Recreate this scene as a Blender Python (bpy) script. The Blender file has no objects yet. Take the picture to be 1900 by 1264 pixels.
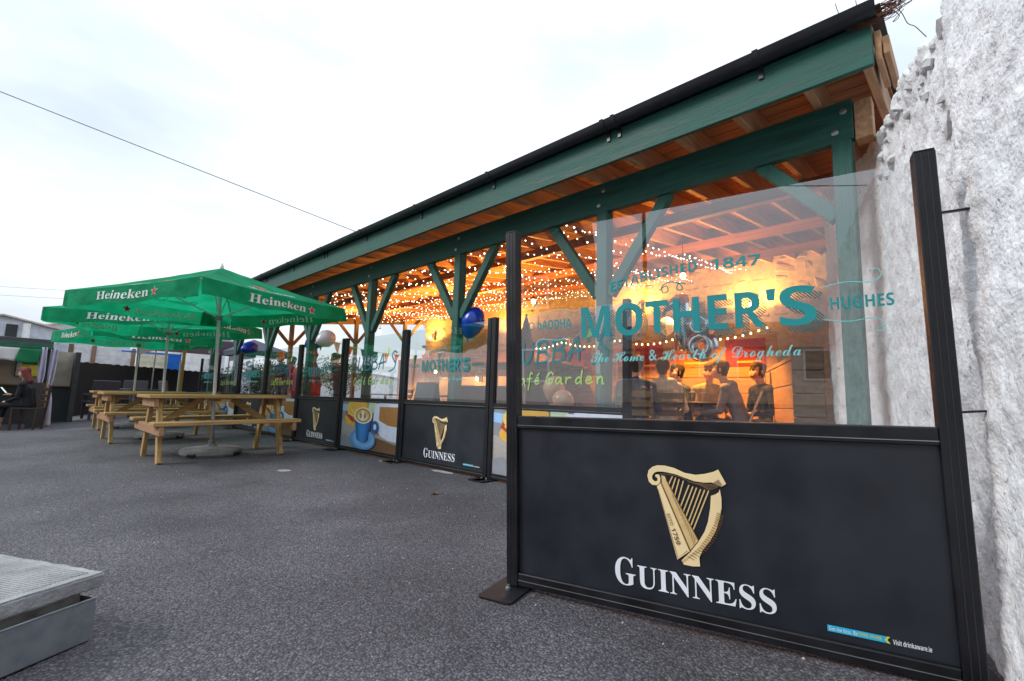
import bpy, bmesh, math, random
from mathutils import Vector, Matrix, noise, geometry
R = math.radians
rnd = random.Random(7)
scene = bpy.context.scene
COL = scene.collection

# ------------------------------------------------------------------ camera
CAM_H, YAW, PITCH, ROLL, FPX = 0.741, 0.8028, 0.1237, 0.0298, 880.0
fw = Vector((math.sin(YAW)*math.cos(PITCH), math.cos(YAW)*math.cos(PITCH), math.sin(PITCH)))
r0 = Vector((math.cos(YAW), -math.sin(YAW), 0)); u0 = r0.cross(fw)
cr = math.cos(ROLL)*r0 + math.sin(ROLL)*u0
cu = -math.sin(ROLL)*r0 + math.cos(ROLL)*u0
cam = bpy.data.cameras.new('camera')
cam.sensor_width = 36.0; cam.lens = 36.0*FPX/1900.0; cam.clip_start = 0.02; cam.clip_end = 2000
camo = bpy.data.objects.new('camera', cam); COL.objects.link(camo)
camo.matrix_world = Matrix(((cr.x, cu.x, -fw.x, 0), (cr.y, cu.y, -fw.y, 0), (cr.z, cu.z, -fw.z, CAM_H), (0, 0, 0, 1)))
scene.camera = camo
CO = Vector((0, 0, CAM_H))
def ray(x, y): return fw + (x-950)/FPX*cr - (y-632)/FPX*cu      # a photo pixel gives a direction only
def onx(x, y, X): d = ray(x, y); return CO + d*(X/d.x)
def ony(x, y, Y): d = ray(x, y); return CO + d*(Y/d.y)
def at(x, y, dep): return CO + ray(x, y)*dep

# ------------------------------------------------------------------ sky, sun, exposure
SUN_EL, SUN_AZ = R(36), R(-58)          # azimuth measured from +Y towards +X
world = bpy.data.worlds.new('World'); scene.world = world; world.use_nodes = True
wn, wl = world.node_tree.nodes, world.node_tree.links
bg = wn['Background']; bg.inputs['Strength'].default_value = 0.1
sky = wn.new('ShaderNodeTexSky'); sky.sky_type = 'NISHITA'; sky.sun_disc = False
sky.sun_elevation = SUN_EL; sky.sun_rotation = SUN_AZ; sky.air_density = 1.2; sky.dust_density = 3.0
tc = wn.new('ShaderNodeTexCoord'); sep = wn.new('ShaderNodeSeparateXYZ'); wl.new(tc.outputs['Generated'], sep.inputs[0])
# overcast deck: the standard overcast gradient (horizon about a third of the zenith), soft cloud streaks
cl = wn.new('ShaderNodeMath'); cl.operation = 'MAXIMUM'; wl.new(sep.outputs['Z'], cl.inputs[0]); cl.inputs[1].default_value = 0
gr = wn.new('ShaderNodeMapRange'); wl.new(cl.outputs[0], gr.inputs[0])
gr.inputs['From Min'].default_value = 0; gr.inputs['From Max'].default_value = 1
gr.inputs['To Min'].default_value = 7.6; gr.inputs['To Max'].default_value = 18.0
mp = wn.new('ShaderNodeMapping'); mp.inputs['Scale'].default_value = (1.2, 1.2, 3.2); wl.new(tc.outputs['Generated'], mp.inputs[0])
nz = wn.new('ShaderNodeTexNoise'); nz.inputs['Scale'].default_value = 1.1; nz.inputs['Detail'].default_value = 5; wl.new(mp.outputs[0], nz.inputs['Vector'])
cr_ = wn.new('ShaderNodeValToRGB'); wl.new(nz.outputs['Fac'], cr_.inputs[0])
cr_.color_ramp.elements[0].position = 0.42; cr_.color_ramp.elements[0].color = (0.50, 0.57, 0.65, 1)
cr_.color_ramp.elements[1].position = 0.70; cr_.color_ramp.elements[1].color = (0.92, 0.97, 1.045, 1)
mu = wn.new('ShaderNodeVectorMath'); mu.operation = 'SCALE'; wl.new(cr_.outputs[0], mu.inputs[0]); wl.new(gr.outputs[0], mu.inputs['Scale'])
mx = wn.new('ShaderNodeMix'); mx.data_type = 'RGBA'; mx.inputs['Factor'].default_value = 0.88
wl.new(sky.outputs[0], mx.inputs['A']); wl.new(mu.outputs[0], mx.inputs['B'])
wl.new(mx.outputs['Result'], bg.inputs['Color'])
sun = bpy.data.lights.new('sun', 'SUN'); sun.energy = 1.4; sun.angle = R(20); sun.color = (1.0, 0.98, 0.95)
suno = bpy.data.objects.new('sun', sun); COL.objects.link(suno)
suno.rotation_euler = (R(90)-SUN_EL, 0, -SUN_AZ+math.pi)
_sd = Vector((math.sin(SUN_AZ)*math.cos(SUN_EL), math.cos(SUN_AZ)*math.cos(SUN_EL), math.sin(SUN_EL)))
suno.rotation_euler = _sd.to_track_quat('Z', 'Y').to_euler()
suno.location = (0, 0, 30)
vs = scene.view_settings; vs.view_transform = 'Standard'; vs.look = 'None'; vs.exposure = 0.5; vs.gamma = 1.0; vs.use_curve_mapping = False
scene.cycles.use_denoising = True
scene.cycles.transparent_max_bounces = 16
scene.cycles.max_bounces = 7
scene.cycles.sample_clamp_indirect = 6.0

# ------------------------------------------------------------------ materials
def mat(name, col, col2=None, rough=0.6, metal=0.0, vs=6.0, bump=0.0, bs=40.0, stretch=(1, 1, 1), spec=0.5, detail=4.0, transl=0.0, emit=0.0, coat=0.0, lo=0.35, hi=0.65, rvar=0.0, bdist=0.01, wave=None):
    m = bpy.data.materials.new(name); m.use_nodes = True
    n, l = m.node_tree.nodes, m.node_tree.links
    b = n['Principled BSDF']; out = n['Material Output']
    col2 = col2 or tuple(c*0.8 for c in col)
    t = n.new('ShaderNodeTexCoord'); oi = n.new('ShaderNodeObjectInfo')
    sc = n.new('ShaderNodeVectorMath'); sc.operation = 'SCALE'; sc.inputs[0].default_value = (7.3, 3.1, 5.7); l.new(oi.outputs['Random'], sc.inputs['Scale'])
    ad = n.new('ShaderNodeVectorMath'); ad.operation = 'ADD'; l.new(t.outputs['Object'], ad.inputs[0]); l.new(sc.outputs[0], ad.inputs[1])
    mpn = n.new('ShaderNodeMapping'); mpn.inputs['Scale'].default_value = stretch; l.new(ad.outputs[0], mpn.inputs[0])
    z = n.new('ShaderNodeTexNoise'); z.inputs['Scale'].default_value = vs; z.inputs['Detail'].default_value = detail; l.new(mpn.outputs[0], z.inputs['Vector'])
    rp = n.new('ShaderNodeValToRGB'); rp.color_ramp.elements[0].position = lo; rp.color_ramp.elements[1].position = hi
    rp.color_ramp.elements[0].color = (*col, 1); rp.color_ramp.elements[1].color = (*col2, 1)
    l.new(z.outputs['Fac'], rp.inputs[0]); l.new(rp.outputs[0], b.inputs['Base Color'])
    b.inputs['Roughness'].default_value = rough; b.inputs['Metallic'].default_value = metal
    b.inputs['Specular IOR Level'].default_value = spec
    if coat: b.inputs['Coat Weight'].default_value = coat; b.inputs['Coat Roughness'].default_value = 0.15
    if rvar:
        mr = n.new('ShaderNodeMapRange'); l.new(z.outputs['Fac'], mr.inputs[0]); mr.inputs['From Min'].default_value = .3; mr.inputs['From Max'].default_value = .7
        mr.inputs['To Min'].default_value = max(0.02, rough-rvar); mr.inputs['To Max'].default_value = min(1, rough+rvar); l.new(mr.outputs[0], b.inputs['Roughness'])
    if bump:
        z2 = n.new('ShaderNodeTexNoise'); z2.inputs['Scale'].default_value = bs; z2.inputs['Detail'].default_value = 6; l.new(mpn.outputs[0], z2.inputs['Vector'])
        bp = n.new('ShaderNodeBump'); bp.inputs['Strength'].default_value = bump; bp.inputs['Distance'].default_value = bdist
        l.new(z2.outputs['Fac'], bp.inputs['Height']); l.new(bp.outputs[0], b.inputs['Normal'])
    if transl:
        tr = n.new('ShaderNodeBsdfTranslucent'); l.new(rp.outputs[0], tr.inputs['Color'])
        ms = n.new('ShaderNodeMixShader'); ms.inputs[0].default_value = transl
        l.new(b.outputs[0], ms.inputs[1]); l.new(tr.outputs[0], ms.inputs[2]); l.new(ms.outputs[0], out.inputs[0])
    if emit:
        b.inputs['Emission Color'].default_value = (*col, 1); b.inputs['Emission Strength'].default_value = emit
    return m
def glass_mat(name, tint=(0.97, 0.985, 0.99), ior=2.9, rough=0.0):
    m = bpy.data.materials.new(name); m.use_nodes = True
    n, l = m.node_tree.nodes, m.node_tree.links; n.remove(n['Principled BSDF'])
    tr = n.new('ShaderNodeBsdfTransparent'); tr.inputs[0].default_value = (*tint, 1)
    gl = n.new('ShaderNodeBsdfGlossy'); gl.inputs['Roughness'].default_value = rough
    fr = n.new('ShaderNodeFresnel'); fr.inputs['IOR'].default_value = ior
    ms = n.new('ShaderNodeMixShader'); ge = n.new('ShaderNodeNewGeometry'); iv = n.new('ShaderNodeMath'); iv.operation = 'SUBTRACT'; iv.inputs[0].default_value = 1.0; l.new(ge.outputs['Backfacing'], iv.inputs[1])
    fm = n.new('ShaderNodeMath'); fm.operation = 'MULTIPLY'; l.new(fr.outputs[0], fm.inputs[0]); l.new(iv.outputs[0], fm.inputs[1])   # the pane mirrors once, on its outer face
    l.new(fm.outputs[0], ms.inputs[0]); l.new(tr.outputs[0], ms.inputs[1]); l.new(gl.outputs[0], ms.inputs[2])
    l.new(ms.outputs[0], n['Material Output'].inputs[0]); return m
def emit_mat(name, col, s, sampling='AUTO'):
    m = bpy.data.materials.new(name); m.use_nodes = True
    n, l = m.node_tree.nodes, m.node_tree.links; n.remove(n['Principled BSDF'])
    e = n.new('ShaderNodeEmission'); e.inputs[0].default_value = (*col, 1); e.inputs[1].default_value = s
    l.new(e.outputs[0], n['Material Output'].inputs[0]); m.cycles.emission_sampling = sampling; return m
M = {}
def flat(key, col, rough=0.55, **k):
    M[key] = mat(key, col, tuple(min(1, c*1.12) for c in col), rough=rough, **k); return M[key]

# ------------------------------------------------------------------ mesh builder
class MB:
    def __init__(s): s.v = []; s.f = []; s.m = []
    def add(s, vs, fs, mi=0):
        o = len(s.v); s.v += [tuple(x) for x in vs]
        for f in fs: s.f.append(tuple(i+o for i in f)); s.m.append(mi)
        return s
    def frame(s, c, ax, ay, az, hx, hy, hz, ch=0.0, mi=0):
        c = Vector(c)
        if ch <= 0:
            P = [c+ax*(sx*hx)+ay*(sy*hy)+az*(sz*hz) for sx in (-1, 1) for sy in (-1, 1) for sz in (-1, 1)]
            return s.add(P, [(0, 1, 3, 2), (4, 6, 7, 5), (0, 4, 5, 1), (2, 3, 7, 6), (0, 2, 6, 4), (1, 5, 7, 3)], mi)
        ch = min(ch, hx*.9, hy*.9, hz*.9); P = []; idx = {}
        for sx in (-1, 1):
            for sy in (-1, 1):
                for sz in (-1, 1):
                    for k in range(3):
                        h = [hx-ch, hy-ch, hz-ch]; h[k] = (hx, hy, hz)[k]
                        idx[(sx, sy, sz, k)] = len(P); P.append(c+ax*(sx*h[0])+ay*(sy*h[1])+az*(sz*h[2]))
        F = []
        for sg in (-1, 1):
            F.append([idx[(sg, a, b, 0)] for a, b in ((-1, -1), (1, -1), (1, 1), (-1, 1))])
            F.append([idx[(a, sg, b, 1)] for a, b in ((-1, -1), (1, -1), (1, 1), (-1, 1))])
            F.append([idx[(a, b, sg, 2)] for a, b in ((-1, -1), (1, -1), (1, 1), (-1, 1))])
            for sh in (-1, 1):
                F.append([idx[(sg, sh, -1, 0)], idx[(sg, sh, 1, 0)], idx[(sg, sh, 1, 1)], idx[(sg, sh, -1, 1)]])
                F.append([idx[(sg, -1, sh, 0)], idx[(sg, 1, sh, 0)], idx[(sg, 1, sh, 2)], idx[(sg, -1, sh, 2)]])
                F.append([idx[(-1, sg, sh, 1)], idx[(1, sg, sh, 1)], idx[(1, sg, sh, 2)], idx[(-1, sg, sh, 2)]])
                for sk in (-1, 1): F.append([idx[(sg, sh, sk, k)] for k in range(3)])
        return s.add(P, F, mi)
    def box(s, x0, x1, y0, y1, z0, z1, ch=0.0, mi=0):
        return s.frame(((x0+x1)/2, (y0+y1)/2, (z0+z1)/2), Vector((1, 0, 0)), Vector((0, 1, 0)), Vector((0, 0, 1)), abs(x1-x0)/2, abs(y1-y0)/2, abs(z1-z0)/2, ch, mi)
    def bar(s, p, q, w, h, up=(0, 0, 1), ch=0.0, mi=0):
        p, q = Vector(p), Vector(q); a = (q-p); L = a.length; a.normalize(); up = Vector(up)
        sd = a.cross(up)
        if sd.length < 1e-4: sd = a.cross(Vector((1, 0, 0)))
        sd.normalize(); uu = sd.cross(a).normalized()
        return s.frame((p+q)/2, a, sd, uu, L/2, w/2, h/2, ch, mi)
    def tube(s, pts, r, n=8, mi=0, cap=True):
        pts = [Vector(p) for p in pts]; k = len(pts); rs = r if isinstance(r, (list, tuple)) else [r]*k
        V = []; prev = None
        for i, p in enumerate(pts):
            a = (pts[min(i+1, k-1)]-pts[max(i-1, 0)]).normalized()
            if prev is None:
                sd = a.cross(Vector((0, 0, 1)));  sd = a.cross(Vector((1, 0, 0))) if sd.length < 1e-3 else sd
            else: sd = prev - a*prev.dot(a)
            sd.normalize(); prev = sd; up = a.cross(sd)
            V += [p+(sd*math.cos(2*math.pi*j/n)+up*math.sin(2*math.pi*j/n))*rs[i] for j in range(n)]
        F = [(i*n+j, i*n+(j+1) % n, (i+1)*n+(j+1) % n, (i+1)*n+j) for i in range(k-1) for j in range(n)]
        if cap: F += [tuple(range(n))[::-1], tuple((k-1)*n+j for j in range(n))]
        return s.add(V, F, mi)
    def lathe(s, prof, n=24, mi=0, c=(0, 0, 0), sx=1.0, sy=1.0):
        c = Vector(c); V = []; F = []
        for r, z in prof: V += [c+Vector((r*sx*math.cos(2*math.pi*j/n), r*sy*math.sin(2*math.pi*j/n), z)) for j in range(n)]
        k = len(prof)
        F = [(i*n+j, i*n+(j+1) % n, (i+1)*n+(j+1) % n, (i+1)*n+j) for i in range(k-1) for j in range(n)]
        F += [tuple(range(n))[::-1], tuple((k-1)*n+j for j in range(n))]
        return s.add(V, F, mi)
    def ell(s, c, rx, ry, rz, nu=12, nv=8, mi=0, Mx=None):
        V = [Vector((0, 0, -rz))]; F = []
        for i in range(1, nv):
            a = -math.pi/2+math.pi*i/nv
            V += [Vector((rx*math.cos(a)*math.cos(2*math.pi*j/nu), ry*math.cos(a)*math.sin(2*math.pi*j/nu), rz*math.sin(a))) for j in range(nu)]
        V.append(Vector((0, 0, rz))); T = len(V)-1
        F += [(0, 1+(j+1) % nu, 1+j) for j in range(nu)]
        F += [(1+i*nu+j, 1+i*nu+(j+1) % nu, 1+(i+1)*nu+(j+1) % nu, 1+(i+1)*nu+j) for i in range(nv-2) for j in range(nu)]
        F += [(T, 1+(nv-2)*nu+j, 1+(nv-2)*nu+(j+1) % nu) for j in range(nu)]
        if Mx is not None: V = [Mx @ v for v in V]
        c = Vector(c); return s.add([v+c for v in V], F, mi)
    def poly(s, pts, mi=0):
        pts = [Vector(p) for p in pts]
        tri = geometry.tessellate_polygon([pts]); return s.add(pts, tri, mi)
    def build(s, name, mats, parent=None, smooth=None, recalc=True):
        me = bpy.data.meshes.new(name); me.from_pydata(s.v, [], s.f)
        for m in (mats if isinstance(mats, (list, tuple)) else [mats]): me.materials.append(M[m] if isinstance(m, str) else m)
        if any(s.m): me.polygons.foreach_set('material_index', s.m)
        if recalc:
            bm = bmesh.new(); bm.from_mesh(me); bmesh.ops.recalc_face_normals(bm, faces=bm.faces); bm.to_mesh(me); bm.free()
        if smooth is not None:
            me.polygons.foreach_set('use_smooth', [True]*len(me.polygons)); me.set_sharp_from_angle(angle=R(smooth))
        me.update(); o = bpy.data.objects.new(name, me); COL.objects.link(o)
        if parent is not None: o.parent = parent
        return o
def tag(o, label=None, cat=None, group=None, kind=None):
    if label: o['label'] = label
    if cat: o['category'] = cat
    if group: o['group'] = group
    if kind: o['kind'] = kind
    return o
def thing(name, label, cat, loc=(0, 0, 0), rot=(0, 0, 0), group=None):
    o = bpy.data.objects.new(name, None); COL.objects.link(o); o.location = loc; o.rotation_euler = rot
    o.empty_display_size = 0.1
    return tag(o, label, cat, group)
def copy_tree(o, parent=None):
    c = o.copy(); COL.objects.link(c); c.parent = parent
    for ch in list(o.children): copy_tree(ch, c)
    return c
# ------------------------------------------------------------------ flat print: text, ribbons
_tc = {}
def text_geo(body, style=None):
    if (body, style) in _tc: return _tc[(body, style)]
    up, lo = {'serif': (0x1D400, 0x1D41A), 'sans': (0x1D5D4, 0x1D5EE), 'script': (0x1D4D0, 0x1D4EA), None: (0, 0)}[style]
    s = ''.join(chr(up+ord(c)-65) if up and 'A' <= c <= 'Z' else chr(0x1D7EC+ord(c)-48) if style == 'sans' and '0' <= c <= '9' else chr(lo+ord(c)-97) if lo and 'a' <= c <= 'z' else c for c in body)
    cu_ = bpy.data.curves.new('t', 'FONT'); cu_.body = s; cu_.size = 1; cu_.resolution_u = 5
    o = bpy.data.objects.new('t', cu_); COL.objects.link(o); bpy.context.view_layer.update()
    ev = o.evaluated_get(bpy.context.evaluated_depsgraph_get()); me = ev.to_mesh()
    V = [(v.co.x, v.co.y) for v in me.vertices]; F = [tuple(p.vertices) for p in me.polygons]
    ev.to_mesh_clear(); bpy.data.objects.remove(o); bpy.data.curves.remove(cu_)
    x0, x1 = min(v[0] for v in V), max(v[0] for v in V); y0, y1 = min(v[1] for v in V), max(v[1] for v in V)
    V = [((x-x0)/(x1-x0), (y-y0)/(y1-y0)) for x, y in V]
    _tc[(body, style)] = (V, F); return V, F
def text_on(mb, body, style, u0, u1, v0, v1, y, mi=0, fn=None, slant=0.0, mirror=False, warp=None):
    V, F = text_geo(body, style)
    P = []
    for a, b in V:
        u = u0+(u1-u0)*a; v = v0+(v1-v0)*b
        if warp: v += warp(a)
        u += slant*(v-v0)
        P.append(fn(u, v) if fn else (u, y, v))
    mb.add(P, F, mi)
def smooth_pts(pts, k=5):
    if len(pts) < 3: return pts
    o = []
    for i in range(len(pts)-1):
        p0, p1, p2, p3 = pts[max(i-1, 0)], pts[i], pts[i+1], pts[min(i+2, len(pts)-1)]
        for j in range(k):
            t = j/k
            o.append(tuple(0.5*((2*b)+(-a+c)*t+(2*a-5*b+4*c-d)*t*t+(-a+3*b-3*c+d)*t**3) for a, b, c, d in zip(p0, p1, p2, p3)))
    o.append(pts[-1]); return o
def ribbon(mb, pts, w, y, mi=0, sm=True):
    if sm: pts = smooth_pts(pts)
    n = len(pts); L = []
    for i in range(n):
        a = pts[max(i-1, 0)]; b = pts[min(i+1, n-1)]; dx, dz = b[0]-a[0], b[1]-a[1]; l = math.hypot(dx, dz) or 1
        ww = (w[0]+(w[1]-w[0])*i/(n-1) if isinstance(w, tuple) else w)/2
        L.append(((pts[i][0]-dz/l*ww, y, pts[i][1]+dx/l*ww), (pts[i][0]+dz/l*ww, y, pts[i][1]-dx/l*ww)))
    V = [p for q in L for p in q]
    mb.add(V, [(2*i, 2*i+1, 2*i+3, 2*i+2) for i in range(n-1)], mi)
    for i in (0, n-1):
        ww = (w[0] if i == 0 else w[1]) if isinstance(w, tuple) else w
        yy = y-0.0001
        mb.add([(pts[i][0]+ww/2*math.cos(2*math.pi*k/10), yy, pts[i][1]+ww/2*math.sin(2*math.pi*k/10)) for k in range(10)], [tuple(range(10))], mi)
# ------------------------------------------------------------------ shared materials
def asphalt():
    m = bpy.data.materials.new('asphalt'); m.use_nodes = True
    n, l = m.node_tree.nodes, m.node_tree.links; b = n['Principled BSDF']
    t = n.new('ShaderNodeTexCoord')
    w = n.new('ShaderNodeTexNoise'); w.inputs['Scale'].default_value = 60; w.inputs['Detail'].default_value = 2; l.new(t.outputs['Object'], w.inputs['Vector'])
    mixv = n.new('ShaderNodeVectorMath'); mixv.operation = 'MULTIPLY_ADD'; l.new(w.outputs['Color'], mixv.inputs[0]); mixv.inputs[1].default_value = (.008, .008, .008); l.new(t.outputs['Object'], mixv.inputs[2])
    v = n.new('ShaderNodeTexVoronoi'); v.inputs['Scale'].default_value = 115; l.new(mixv.outputs[0], v.inputs['Vector'])
    v2 = n.new('ShaderNodeTexVoronoi'); v2.inputs['Scale'].default_value = 330; l.new(mixv.outputs[0], v2.inputs['Vector'])
    nz = n.new('ShaderNodeTexNoise'); nz.inputs['Scale'].default_value = .9; nz.inputs['Detail'].default_value = 7; l.new(t.outputs['Object'], nz.inputs['Vector'])
    sx = n.new('ShaderNodeSeparateColor'); l.new(v.outputs['Color'], sx.inputs[0])
    rp = n.new('ShaderNodeValToRGB'); e = rp.color_ramp.elements
    e[0].position = 0.0; e[0].color = (.090, .085, .097, 1); e[1].position = .93; e[1].color = (.195, .186, .210, 1)
    e2 = rp.color_ramp.elements.new(1.0); e2.color = (.27, .26, .27, 1)
    l.new(sx.outputs[0], rp.inputs[0])
    # joints between the chippings are darker bitumen
    mr = n.new('ShaderNodeMapRange'); l.new(v.outputs['Distance'], mr.inputs[0]); mr.inputs['From Min'].default_value = .25; mr.inputs['From Max'].default_value = .62; mr.inputs['To Min'].default_value = 1.0; mr.inputs['To Max'].default_value = .42
    mr2 = n.new('ShaderNodeMapRange'); l.new(nz.outputs['Fac'], mr2.inputs[0]); mr2.inputs['From Min'].default_value = .3; mr2.inputs['From Max'].default_value = .7; mr2.inputs['To Min'].default_value = .68; mr2.inputs['To Max'].default_value = 1.22
    st = n.new('ShaderNodeTexNoise'); st.inputs['Scale'].default_value = .55; st.inputs['Detail'].default_value = 9; st.inputs['Roughness'].default_value = .62; l.new(t.outputs['Object'], st.inputs['Vector'])
    mr3 = n.new('ShaderNodeMapRange'); l.new(st.outputs['Fac'], mr3.inputs[0]); mr3.inputs['From Min'].default_value = .40; mr3.inputs['From Max'].default_value = .47; mr3.inputs['To Min'].default_value = .80; mr3.inputs['To Max'].default_value = 1.06   # old spills and worn tracks
    m0 = n.new('ShaderNodeMath'); m0.operation = 'MULTIPLY'; l.new(mr2.outputs[0], m0.inputs[0]); l.new(mr3.outputs[0], m0.inputs[1])
    mm = n.new('ShaderNodeMath'); mm.operation = 'MULTIPLY'; l.new(mr.outputs[0], mm.inputs[0]); l.new(m0.outputs[0], mm.inputs[1])
    sc = n.new('ShaderNodeVectorMath'); sc.operation = 'SCALE'; l.new(rp.outputs[0], sc.inputs[0]); l.new(mm.outputs[0], sc.inputs['Scale'])
    l.new(sc.outputs[0], b.inputs['Base Color']); b.inputs['Roughness'].default_value = .72; b.inputs['Specular IOR Level'].default_value = .35
    ad = n.new('ShaderNodeMath'); ad.operation = 'MULTIPLY_ADD'; l.new(v2.outputs['Distance'], ad.inputs[0]); ad.inputs[1].default_value = .35; l.new(v.outputs['Distance'], ad.inputs[2])
    bp = n.new('ShaderNodeBump'); bp.invert = True; bp.inputs['Strength'].default_value = .9; bp.inputs['Distance'].default_value = .006
    l.new(ad.outputs[0], bp.inputs['Height']); l.new(bp.outputs[0], b.inputs['Normal'])
    M['asphalt'] = m
asphalt()
def limewash():
    m = mat('limewash', (.84, .85, .87), (.76, .765, .79), rough=.9, vs=2.5, bump=.55, bs=90, bdist=.012, spec=.2, lo=.3, hi=.75)
    n, l = m.node_tree.nodes, m.node_tree.links; b = n['Principled BSDF']; src = b.inputs['Base Color'].links[0].from_socket
    t = n.new('ShaderNodeTexCoord'); z = n.new('ShaderNodeTexNoise'); z.inputs['Scale'].default_value = 24; z.inputs['Detail'].default_value = 8; z.inputs['Roughness'].default_value = .75; l.new(t.outputs['Object'], z.inputs['Vector'])
    rp = n.new('ShaderNodeValToRGB'); e = rp.color_ramp.elements; e[0].position = .30; e[0].color = (.10, .09, .085, 1); e[1].position = .42; e[1].color = (1, 1, 1, 1); l.new(z.outputs['Fac'], rp.inputs[0])
    z2 = n.new('ShaderNodeTexNoise'); z2.inputs['Scale'].default_value = 3.2; z2.inputs['Detail'].default_value = 6; l.new(t.outputs['Object'], z2.inputs['Vector'])
    rp2 = n.new('ShaderNodeValToRGB'); e = rp2.color_ramp.elements; e[0].position = .36; e[0].color = (.84, .835, .83, 1); e[1].position = .52; e[1].color = (1, 1, 1, 1); l.new(z2.outputs['Fac'], rp2.inputs[0])
    a = n.new('ShaderNodeMix'); a.data_type = 'RGBA'; a.blend_type = 'MULTIPLY'; a.inputs['Factor'].default_value = 1; l.new(src, a.inputs['A']); l.new(rp.outputs[0], a.inputs['B'])
    c = n.new('ShaderNodeMix'); c.data_type = 'RGBA'; c.blend_type = 'MULTIPLY'; c.inputs['Factor'].default_value = 1; l.new(a.outputs['Result'], c.inputs['A']); l.new(rp2.outputs[0], c.inputs['B'])
    l.new(c.outputs['Result'], b.inputs['Base Color'])
    bp_ = [k for k in n if k.type == 'BUMP'][0]; hs = bp_.inputs['Height'].links[0].from_socket      # pebbledash lumps on top of the fine grain
    wn_ = n.new('ShaderNodeTexNoise'); wn_.inputs['Scale'].default_value = 30; l.new(t.outputs['Object'], wn_.inputs['Vector'])
    wv = n.new('ShaderNodeVectorMath'); wv.operation = 'MULTIPLY_ADD'; wv.inputs[1].default_value = (.02, .02, .02); l.new(wn_.outputs['Color'], wv.inputs[0]); l.new(t.outputs['Object'], wv.inputs[2])
    vo = n.new('ShaderNodeTexVoronoi'); vo.inputs['Scale'].default_value = 58; l.new(wv.outputs[0], vo.inputs['Vector'])
    sb_ = n.new('ShaderNodeMath'); sb_.operation = 'MULTIPLY_ADD'; sb_.inputs[1].default_value = -.4; l.new(vo.outputs['Distance'], sb_.inputs[0]); l.new(hs, sb_.inputs[2]); l.new(sb_.outputs[0], bp_.inputs['Height'])
    M['limewash'] = m
limewash()
M['green_paint'] = mat('green_paint', (.005, .055, .041), (.016, .110, .081), rough=.62, vs=9, stretch=(2.5, .22, 2.5), bump=.55, bs=40, rvar=.1, lo=.3, hi=.72)
M['green_post'] = mat('green_post', (.005, .055, .041), (.016, .110, .081), rough=.62, vs=9, stretch=(2.5, 2.5, .2), bump=.55, bs=40, rvar=.1, lo=.3, hi=.72)
M['pvc_black'] = mat('pvc_black', (.012, .012, .016), (.02, .02, .025), rough=.32, vs=4, spec=.5)
M['rafter_wood'] = mat('rafter_wood', (.52, .30, .155), (.36, .19, .09), rough=.7, vs=5, stretch=(.35, 6, 6), bump=.25, bs=30)
M['board_wood'] = mat('board_wood', (.44, .18, .06), (.30, .115, .04), rough=.7, vs=4, stretch=(6, .25, 6), bump=.25, bs=20)
M['post_wood'] = mat('post_wood', (.20, .13, .06), (.13, .085, .04), rough=.7, vs=5, stretch=(6, 6, .4), bump=.25, bs=20)
M['roof_sheet'] = mat('roof_sheet', (.06, .065, .07), (.09, .095, .10), rough=.45, metal=.4, vs=3)
M['frame_black'] = mat('frame_black', (.006, .006, .008), (.011, .011, .014), rough=.42, vs=9, bump=.08, bs=200, rvar=.1, spec=.35)
M['board_black'] = mat('board_black', (.0085, .0105, .016), (.0145, .0175, .025), rough=.45, vs=5, bump=.12, bs=700, bdist=.002, rvar=.1, detail=9)
M['glass'] = glass_mat('glass')
M['bolt'] = mat('bolt', (.45, .46, .44), (.3, .32, .3), rough=.35, metal=.8)
M['stone'] = mat('stone', (.36, .30, .22), (.26, .215, .16), rough=.95, vs=3, bump=.7, bs=22, bdist=.02)
M['mortar'] = mat('mortar', (.40, .35, .28), (.30, .26, .2), rough=.95, vs=9, bump=.6, bs=50)
M['slab_floor'] = mat('slab_floor', (.16, .15, .14), (.11, .10, .095), rough=.8, vs=1.5, bump=.2, bs=60)

# ------------------------------------------------------------------ ground
def sst(t): t = max(0.0, min(1.0, t)); return t*t*(3-2*t)
def G(x, y):
    z = .02*min(0.0, max(x, -30)-3.12)
    z -= .12*sst((y-10.5)/4)*sst((2.2-x)/1.8)
    z += .034*math.exp(-((x-1.95)**2+(y+.05)**2)/.30)
    return z
xs = [-400, -150, -60, -30, -18, -10, -6, -4]+[-3+.25*i for i in range(21)]+[2.5, 2.8, 3.12, 4, 6, 8, 10, 14, 20, 40, 100, 400]
ys = [-400, -120, -40, -15, -6, -3]+[-2+.25*i for i in range(25)]+[5, 6, 7, 8, 9, 10, 10.5, 11, 11.5, 12, 12.5, 13, 13.5, 14, 14.5, 15, 17, 20, 26, 40, 90, 200, 600]
mb = MB(); nx, ny = len(xs), len(ys)
mb.add([(x, y, G(x, y)) for y in ys for x in xs], [(j*nx+i, j*nx+i+1, (j+1)*nx+i+1, (j+1)*nx+i) for j in range(ny-1) for i in range(nx-1)])
tag(mb.build('ground', 'asphalt', recalc=False, smooth=60), kind='structure')
mb = MB(); rs = random.Random(77)
for k in range(420):
    x = rs.uniform(-.6, 3.0); y = .4+9.5*rs.random()**1.7; r_ = rs.uniform(.002, .0055); mb.ell((x, y, G(x, y)+r_*.5), r_*1.3, r_, r_*.7, 5, 4)
M['chip'] = mat('chip', (.42, .41, .42), (.25, .24, .25), rough=.8, vs=2)
tag(mb.build('loose_chippings', 'chip', smooth=40), 'loose pale stone chippings scattered over the asphalt', 'chippings', kind='stuff')
mb = MB(); mb.box(3.3, 10.6, .2, 14.9, -.05, .02)
tag(mb.build('shelter_floor', 'slab_floor'), kind='structure')

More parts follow.
